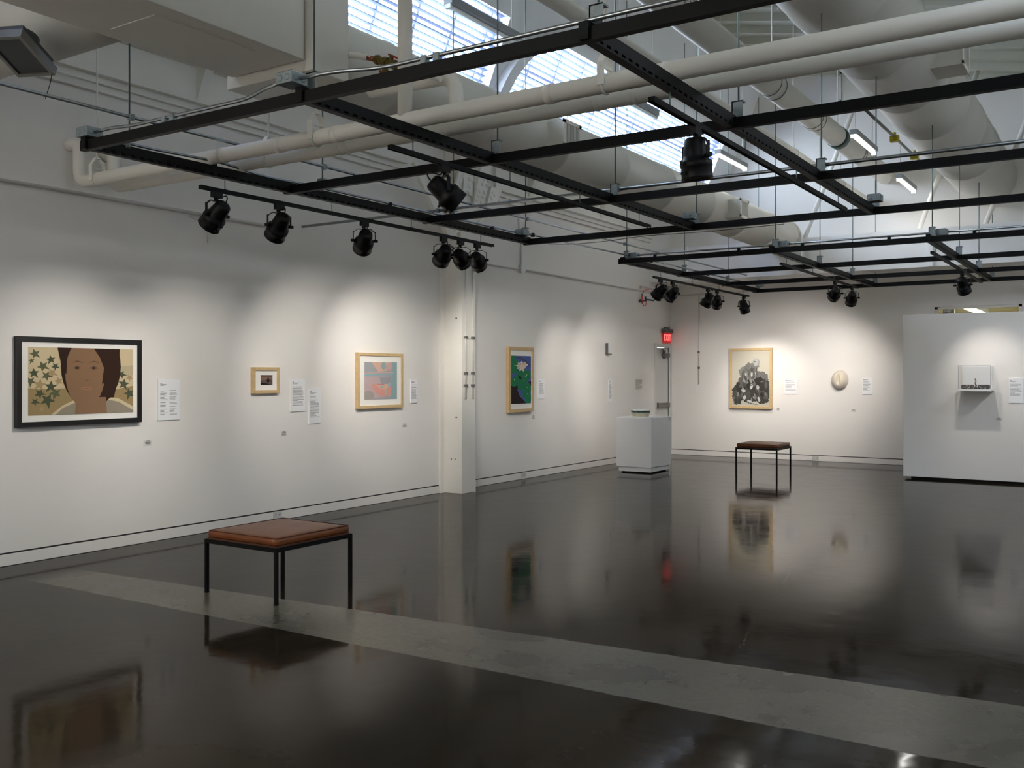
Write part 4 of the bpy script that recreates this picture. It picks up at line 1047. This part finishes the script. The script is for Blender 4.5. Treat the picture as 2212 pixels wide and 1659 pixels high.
for i in range(70):
    cv = rnd.uniform(.08, .72); hw = .44 * (1 - (cv / .86) ** 1.4) + .03
    blob(rnd.choice((60, 72, 84, 98, 112, 126, 140)) + int(cv * 24), .52 + rnd.uniform(-hw, hw), cv, rnd.uniform(.012, .04), rnd.uniform(.03, .08), rnd.uniform(-.4, .4))
for i in range(26): blob(rnd.randint(46, 96), rnd.uniform(.08, .95), rnd.uniform(.08, .42), rnd.uniform(.03, .07), rnd.uniform(.02, .09), rnd.uniform(-.5, .5))
blob(160, .66, .79, .09, .075); blob(178, .645, .79, .062, .07); blob(90, .62, .80, .02, .012)
for cu, cv, ru, rv, rot in ((.38, .57, .02, .03, .3), (.54, .57, .026, .04, -.2), (.53, .35, .04, .045, -.5), (.70, .34, .035, .04, .5), (.32, .28, .055, .04, -.3), (.35, .15, .045, .035, .6), (.73, .12, .03, .055, .5), (.48, .08, .07, .022, -.2), (.62, .05, .09, .012, -.1)): blob(196, cu, cv, ru, rv, rot)
for cu, cv in ((.30, .30), (.34, .30), (.52, .37), (.70, .35)): blob(52, cu, cv, .014, .012)
artwork(back_axes, -6.471, -5.654, .93, 2.062, .047, .05, M['oak'], (.058, .942, .045, .955), sh, 'tall pale-framed ink drawing of dark huddled figures on the far wall', (196, 190, 174))

# ------------------------------------------------------------------ text panels and captions
def textpanel(axes, u0, u1, v0, v1, lab, cols, body, th=.012, seed=1):
    r = random.Random(seed); o = Vector(axes((u0 + u1) / 2, v0, 0)); t = thing('text_panel', lab, 'text panel', o)
    b = MB(); b.prism([(u0, v0), (u1, v0), (u1, v1), (u0, v1)], -.001, th, axes); pn = b.build('board', M['card'], t)
    b = MB(); w, h = u1 - u0, v1 - v0; lh = .0125
    def line(a, c, v, hh=.0022): b.prism([(u0 + w * a, v - hh), (u0 + w * c, v - hh), (u0 + w * c, v + hh), (u0 + w * a, v + hh)], th, th + .0004, axes)
    line(.1, .2, v1 - h * .09, .003); line(.1, .1 + .55 / cols, v1 - h * .12); line(.1, .1 + .35 / cols, v1 - h * .145)
    for c in range(cols):
        a = .1 + c * .86 / cols; v = v1 - h * .24
        while v > v0 + h * (1 - body):
            if r.random() < .88: line(a, a + (.80 / cols) * (r.uniform(.4, .9) if cols > 1 or r.random() < .3 else r.uniform(.8, 1)), v)
            v -= lh
    b.build('printed_text', M['ink'], pn)
def LW(px0, py0, px1, py1):
    a = PX(px0, py0); c = PX(px1, py1); return a.y, c.y, c.z, a.z
def BW(px0, py0, px1, py1):
    a = PY(px0, py0); c = PY(px1, py1); return a.x, c.x, c.z, a.z
textpanel(left_axes, *LW(339.5, 820, 386.5, 906), 'wide white text panel in two columns right of the portrait', 2, .86, seed=2)
textpanel(left_axes, *LW(627, 819, 657.5, 888), 'white text panel with one dense block right of the small photograph', 1, .82, seed=3)
textpanel(left_axes, *LW(666, 839, 691, 914), 'narrow white text panel hung lower, second from the small photograph', 1, .82, seed=4)
textpanel(left_axes, *LW(886, 819, 900, 870), 'narrow white text panel right of the pastel print', 1, .82, seed=5)
textpanel(left_axes, *LW(1161, 818, 1175, 861), 'white text panel right of the white flower print', 1, .75, seed=6)
textpanel(left_axes, *LW(1314, 818, 1321, 868), 'slim white text panel beneath the small wall block', 1, .88, seed=7)
textpanel(back_axes, *BW(1694, 818, 1724, 851), 'square white text panel right of the ink drawing', 1, .8, seed=8)
textpanel(back_axes, *BW(1863, 816, 1884, 852), 'white text panel right of the round wall sculpture', 1, .8, seed=9)
a = PY(2179, 817, 15.3); c = PY(2211, 871, 15.3)
textpanel(part_axes, a.x, c.x, c.z, a.z, 'white text panel on the partition at the right edge', 1, .72, seed=10)
for (px, py, w, h, lab, ln) in ((319, 957, .085, .06, 'small caption on the left wall below the portrait', 4), (613, 936, .085, .055, 'small caption on the left wall below the small photograph', 4),
                            (874, 919, .085, .05, 'small caption on the left wall below the pastel print', 3), (1152, 901, .085, .055, 'small caption on the left wall below the white flower print', 3)):
    p = PX(px, py); caption(left_axes, p.y, p.z, w, h, lab, ln)
p = PY(1681, 884); caption(back_axes, p.x, p.z, .07, .045, 'small caption on the far wall beside the ink drawing', 3)
p = PY(1844, 887); caption(back_axes, p.x, p.z, .085, .045, 'small caption on the far wall below the round sculpture', 3)
p = PY(2158, 905, 15.3); caption(part_axes, p.x, p.z, .085, .04, 'small caption on the partition right of the display shelf', 2)
# wall text set straight onto the wall by the door
y0, y1, z0, z1 = LW(1373, 820, 1387, 841)
b = MB(); v = z1; i = 0
while v > z0:
    if i != 9: b.prism([(y0, v - .004), (y0 + (y1 - y0) * (1 if i not in (8, 15) else .6), v - .004), (y0 + (y1 - y0) * (1 if i not in (8, 15) else .6), v), (y0, v)], -.0005, .0008, left_axes)
    v -= .011; i += 1
tag(b.build('wall_text', M['inkdark']), 'small block of grey wall text left of the exit door', 'wall text')
# small block
y0, y1, z0, z1 = LW(1309.5, 741, 1315.5, 764)
t = thing('wall_block', 'small white upright block mounted high on the left wall near the door', 'sculpture', (WL, (y0 + y1) / 2, z0))
b = MB(); b.box(WL + .001, WL + .045, y0, y1, z0, z1, .002); b.build('block', M['white'], t)
b = MB(); b.box(WL + .001, WL + .06, y0 - .03, y1 - .005, z0 - .016, z0); b.box(WL + .001, WL + .04, y0 - .03, y0 - .002, z0, z1); b.build('painted_shadow', M['exitgrey'], t)  # dark grey strips left and below stand in for the block's shadow

# round wall sculpture: an egg-shaped pearly dome with a groove
hc = PY(1815, 820, YB)
t = thing('wall_sculpture', 'round pearly domed sculpture with a soft groove on the far wall', 'sculpture', (hc.x, YB, hc.z - .17))
pearl = mat('pearl_glaze', (226, 214, 196), .28, noise=.06, nscale=6)
nt = pearl.node_tree
pb = nt.nodes['Principled BSDF']; pb.inputs['Coat Weight'].default_value = .4
pb.inputs['Thin Film Thickness'].default_value = 420
b = MB(); R_, n = 14, 36; rows = []
RU, RV = .145, .17
for q in range(R_ + 1):
    rr = q / R_
    row = []
    for i in range(n):
        a = 2 * PI * i / n; u = rr * math.cos(a); v = rr * math.sin(a)
        h = .17 * math.sqrt(max(0, 1 - rr ** 2.6)) + .004
        gx = u + .02; gr = math.exp(-(gx / .17) ** 2) * math.exp(-((v - .05) / .5) ** 4) * .05
        row.append((hc.x + RU * u, YB - h + gr, hc.z + RV * v * (1 if v > 0 else 1.0)))
    rows.append(row)
vv = [[b._v(p) for p in r] for r in rows[1:]]; ctr = b._v((hc.x, YB - .174 + .05, hc.z))
for i in range(n): b.face([ctr, vv[0][i], vv[0][(i + 1) % n]], True)
for q in range(len(vv) - 1):
    for i in range(n): b.face([vv[q][i], vv[q + 1][i], vv[q + 1][(i + 1) % n], vv[q][(i + 1) % n]], True)
b.build('dome', pearl, t)
b = MB(); b.lathe((hc.x, YB, hc.z), (0, -1, 0), [(0, .08), (.02, .08)], 20); b.build('mount', M['white'], t)

# ------------------------------------------------------------------ partition with display shelf
pa_ = PY(1951.3, 1032, 15.3)
t = thing('partition_wall', 'white free-standing partition wall at the right edge of the photo', 'partition', (0, 15.45, 0))
b = MB(); b.box(pa_.x, 1.6, 15.30, 15.62, .035, 2.46, .003); b.build('panel', M['wall'], t)
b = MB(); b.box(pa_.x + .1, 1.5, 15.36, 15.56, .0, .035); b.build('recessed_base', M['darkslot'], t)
sy0 = 15.3
u0, u1 = PY(2070, 845, 15.1).x, PY(2141, 845, 15.1).x; sz = PY(2105, 845, 15.0).z; st = PY(2105, 789, 15.0).z
dp = .33
u0, u1 = PY(2069, 845, sy0 - dp).x, PY(2141, 845, sy0 - dp).x
sz = PY(2069, 845, sy0 - dp).z; st = PY(2069, 790, sy0 - dp).z
t = thing('display_shelf', 'white box shelf with clear cover on the partition', 'shelf', ((u0 + u1) / 2, sy0, sz))
b = MB(); b.box(u0, u1, sy0 - dp, sy0, sz, sz + .03, .002); b.box(u0 + .02, u1 - .02, sy0 - .02, sy0, sz + .03, st - .01); b.build('shelf_board', M['white'], t)
b = MB(); g = .005
b.box(u0 + .004, u0 + .004 + g, sy0 - dp + .004, sy0 - .002, sz + .03, st); b.box(u1 - .004 - g, u1 - .004, sy0 - dp + .004, sy0 - .002, sz + .03, st)
b.box(u0 + .009, u1 - .009, sy0 - dp + .004, sy0 - dp + .004 + g, sz + .03, st); b.box(u0 + .004, u1 - .004, sy0 - dp + .004, sy0 - .002, st, st + g)
cv = b.build('clear_cover', M['acrylic'], t)
b = MB()
for x in (u0 + .0065, u1 - .0065): b.box(x - .003, x + .003, sy0 - dp + .001, sy0 - dp + .006, sz + .03, st + g)
b.box(u0 + .004, u1 - .004, sy0 - dp + .001, sy0 - dp + .005, st + .001, st + g)
b.build('cover_edges', M['grey'], cv)
cx0 = (u0 + u1) / 2; zz = sz + .0312
t = thing('carved_object', 'long black carved object with white flecks inside the clear cover', 'sculpture', (cx0, sy0 - .2, zz))
b = MB(); b.box(cx0 - .185, cx0 + .185, sy0 - .24, sy0 - .14, zz, zz + .062, .02); bd = b.build('body', M['black2'], t)
b = MB(); rnd = random.Random(9)
for i in range(26):
    u = rnd.uniform(-.165, .165); v = rnd.uniform(.012, .05); b.lathe((cx0 + u, sy0 - .2405, zz + v), (0, -1, 0), [(0, .0035), (.002, .0035)], 6)
for u in (-.01, .03): b.lathe((cx0 + u, sy0 - .2405, zz + .045), (0, -1, 0), [(0, .007), (.003, .007)], 10)
b.build('flecks', M['card'], bd)
b = MB(); b.tube([(cx0, sy0 - .19, zz + .06), (cx0 - .008, sy0 - .19, zz + .09), (cx0 + .004, sy0 - .19, zz + .11), (cx0 - .006, sy0 - .19, zz + .135)], .010, 8); b.lathe((cx0 - .006, sy0 - .19, zz + .135), (0, 0, 1), [(0, .012), (.01, .014), (.02, .004)], 10)
b.build('finial', M['alu'], t)

# ------------------------------------------------------------------ outlets, cord and valve by the corner
def socket(axes, u, v, lab):
    t = thing('power_outlet', lab, 'power outlet', axes(u, v - .035, .014))
    b = MB(); b.prism([(u - .058, v - .036), (u + .058, v - .036), (u + .058, v + .036), (u - .058, v + .036)], .0145, .02, axes); pl = b.build('plate', M['plate'], t)
    b = MB()
    for s in (-1, 1):
        for du in (-.008, .008): b.prism([(u + s * .026 + du - .002, v - .002), (u + s * .026 + du + .002, v - .002), (u + s * .026 + du + .002, v + .01), (u + s * .026 + du - .002, v + .01)], .02, .0206, axes)
        b.prism(ell(u + s * .026, v - .011, .004, .004, 8), .02, .0206, axes)
    b.build('slots', M['darkslot'], pl)
socket(left_axes, 7.18, .062, 'white power outlet in the baseboard behind the foreground bench')
socket(left_axes, PX(1129, 1028).y, .062, 'white power outlet in the baseboard beyond the column')
socket(back_axes, PY(1762, 990).x, .062, 'white power outlet in the far wall baseboard')
p = PX(1381, 650)
t = thing('air_valve', 'small wall valve with red hose and blue lever high by the exit door', 'valve', (WL, p.y, p.z - .05))
b = MB(); b.lathe((WL - .002, p.y, p.z), (1, 0, 0), [(0, .03), (.03, .03), (.04, .018), (.1, .018)], 12); b.cyl((WL + .06, p.y, p.z - .05), (WL + .06, p.y, p.z + .13), .014, 10); b.build('body', M['exitgrey'], t)
b = MB(); b.obox((WL + .08, p.y + .1, p.z + .03), (WL + .1, p.y + .42, p.z + .03), .03, .025); b.cyl((WL + .08, p.y + .1, p.z - .01), (WL + .08, p.y + .1, p.z + .08), .016, 8); b.build('blue_lever', M['blue'], t)
b = MB(); yy = p.y
b.tube([(WL + .04, yy + .35, p.z + .24), (WL + .05, yy + .1, p.z + .2), (WL + .07, yy - .03, p.z + .08), (WL + .08, yy - .02, p.z - .08), (WL + .09, yy + .08, p.z - .1), (WL + .09, yy + .12, p.z + .02)], .007, 8, .06); b.build('red_hose', M['redcable'], t)
conduit('short grey conduit stub above the red hose by the exit door', [(WL + .03, yy - .02, p.z + .22), (WL + .03, yy - .02, p.z + .27), (WL + .03, yy + .5, p.z + .27), (WL + .03, yy + 1.1, p.z + .27)], .013, .03, m='conduit_white', name='wall_conduit')

# ------------------------------------------------------------------ daylight
w = bpy.data.worlds.new('sky'); bpy.context.scene.world = w; w.use_nodes = True
bg = w.node_tree.nodes['Background']; bg.inputs[0].default_value = (.74, .86, 1.0, 1); bg.inputs[1].default_value = 14.0
def portal(loc, direction, sx, sy):
    L = bpy.data.lights.new('daylight_portal', 'AREA'); L.shape = 'RECTANGLE'; L.size = sx; L.size_y = sy
    L.cycles.is_portal = True
    o = bpy.data.objects.new('daylight_portal', L); C.objects.link(o); o.location = loc
    d = Vector(direction); q = Matrix((Vector((0, 1, 0)).cross(-d).normalized(), Vector((0, 1, 0)), -d)).transposed()
    o.matrix_world = Matrix.Translation(Vector(loc)) @ q.to_4x4()
slope_len = (ZW1 - ZW0) * math.sqrt(1 + 1 / SK ** 2)
portal(sky_axes(5.8, (ZW0 + ZW1) / 2, -.21), SN, slope_len, 7.6)
portal(sky_axes(13.30, (ZW0 + ZW1) / 2, -.21), SN, slope_len, 6.89)
portal(roof_axes((LX0 + LX1) / 2, (LY0 + LY1) / 2, .13), Vector((RKS, 0, -1)).normalized(), LX1 - LX0, LY1 - LY0)
# light of the room behind the interior window
for loc in ((-2.5, 19.3, 2.72), (-1.6, 20.3, 2.88)):
    L = bpy.data.lights.new('lamp', 'AREA'); L.size = .5; L.energy = 22; L.color = (1, .97, .82)
    o = bpy.data.objects.new('lamp', L); C.objects.link(o); o.location = loc

# ------------------------------------------------------------------ camera and colour
cam = bpy.data.cameras.new('camera'); co = bpy.data.objects.new('camera', cam); C.objects.link(co)
cam.sensor_width = 36; cam.lens = 36 * FPX / 2212; cam.shift_y = (CY - 829.5) / 2212
co.location = EYE; co.rotation_euler = (PI / 2, 0, TH); cam.clip_start = .05; cam.clip_end = 200
sc = bpy.context.scene; sc.camera = co
sc.cycles.max_bounces = 14; sc.cycles.diffuse_bounces = 9; sc.cycles.transparent_max_bounces = 16
sc.view_settings.view_transform = 'Standard'; sc.view_settings.look = 'None'; sc.view_settings.gamma = 1
sc.view_settings.exposure = 0.2; sc.view_settings.use_curve_mapping = False
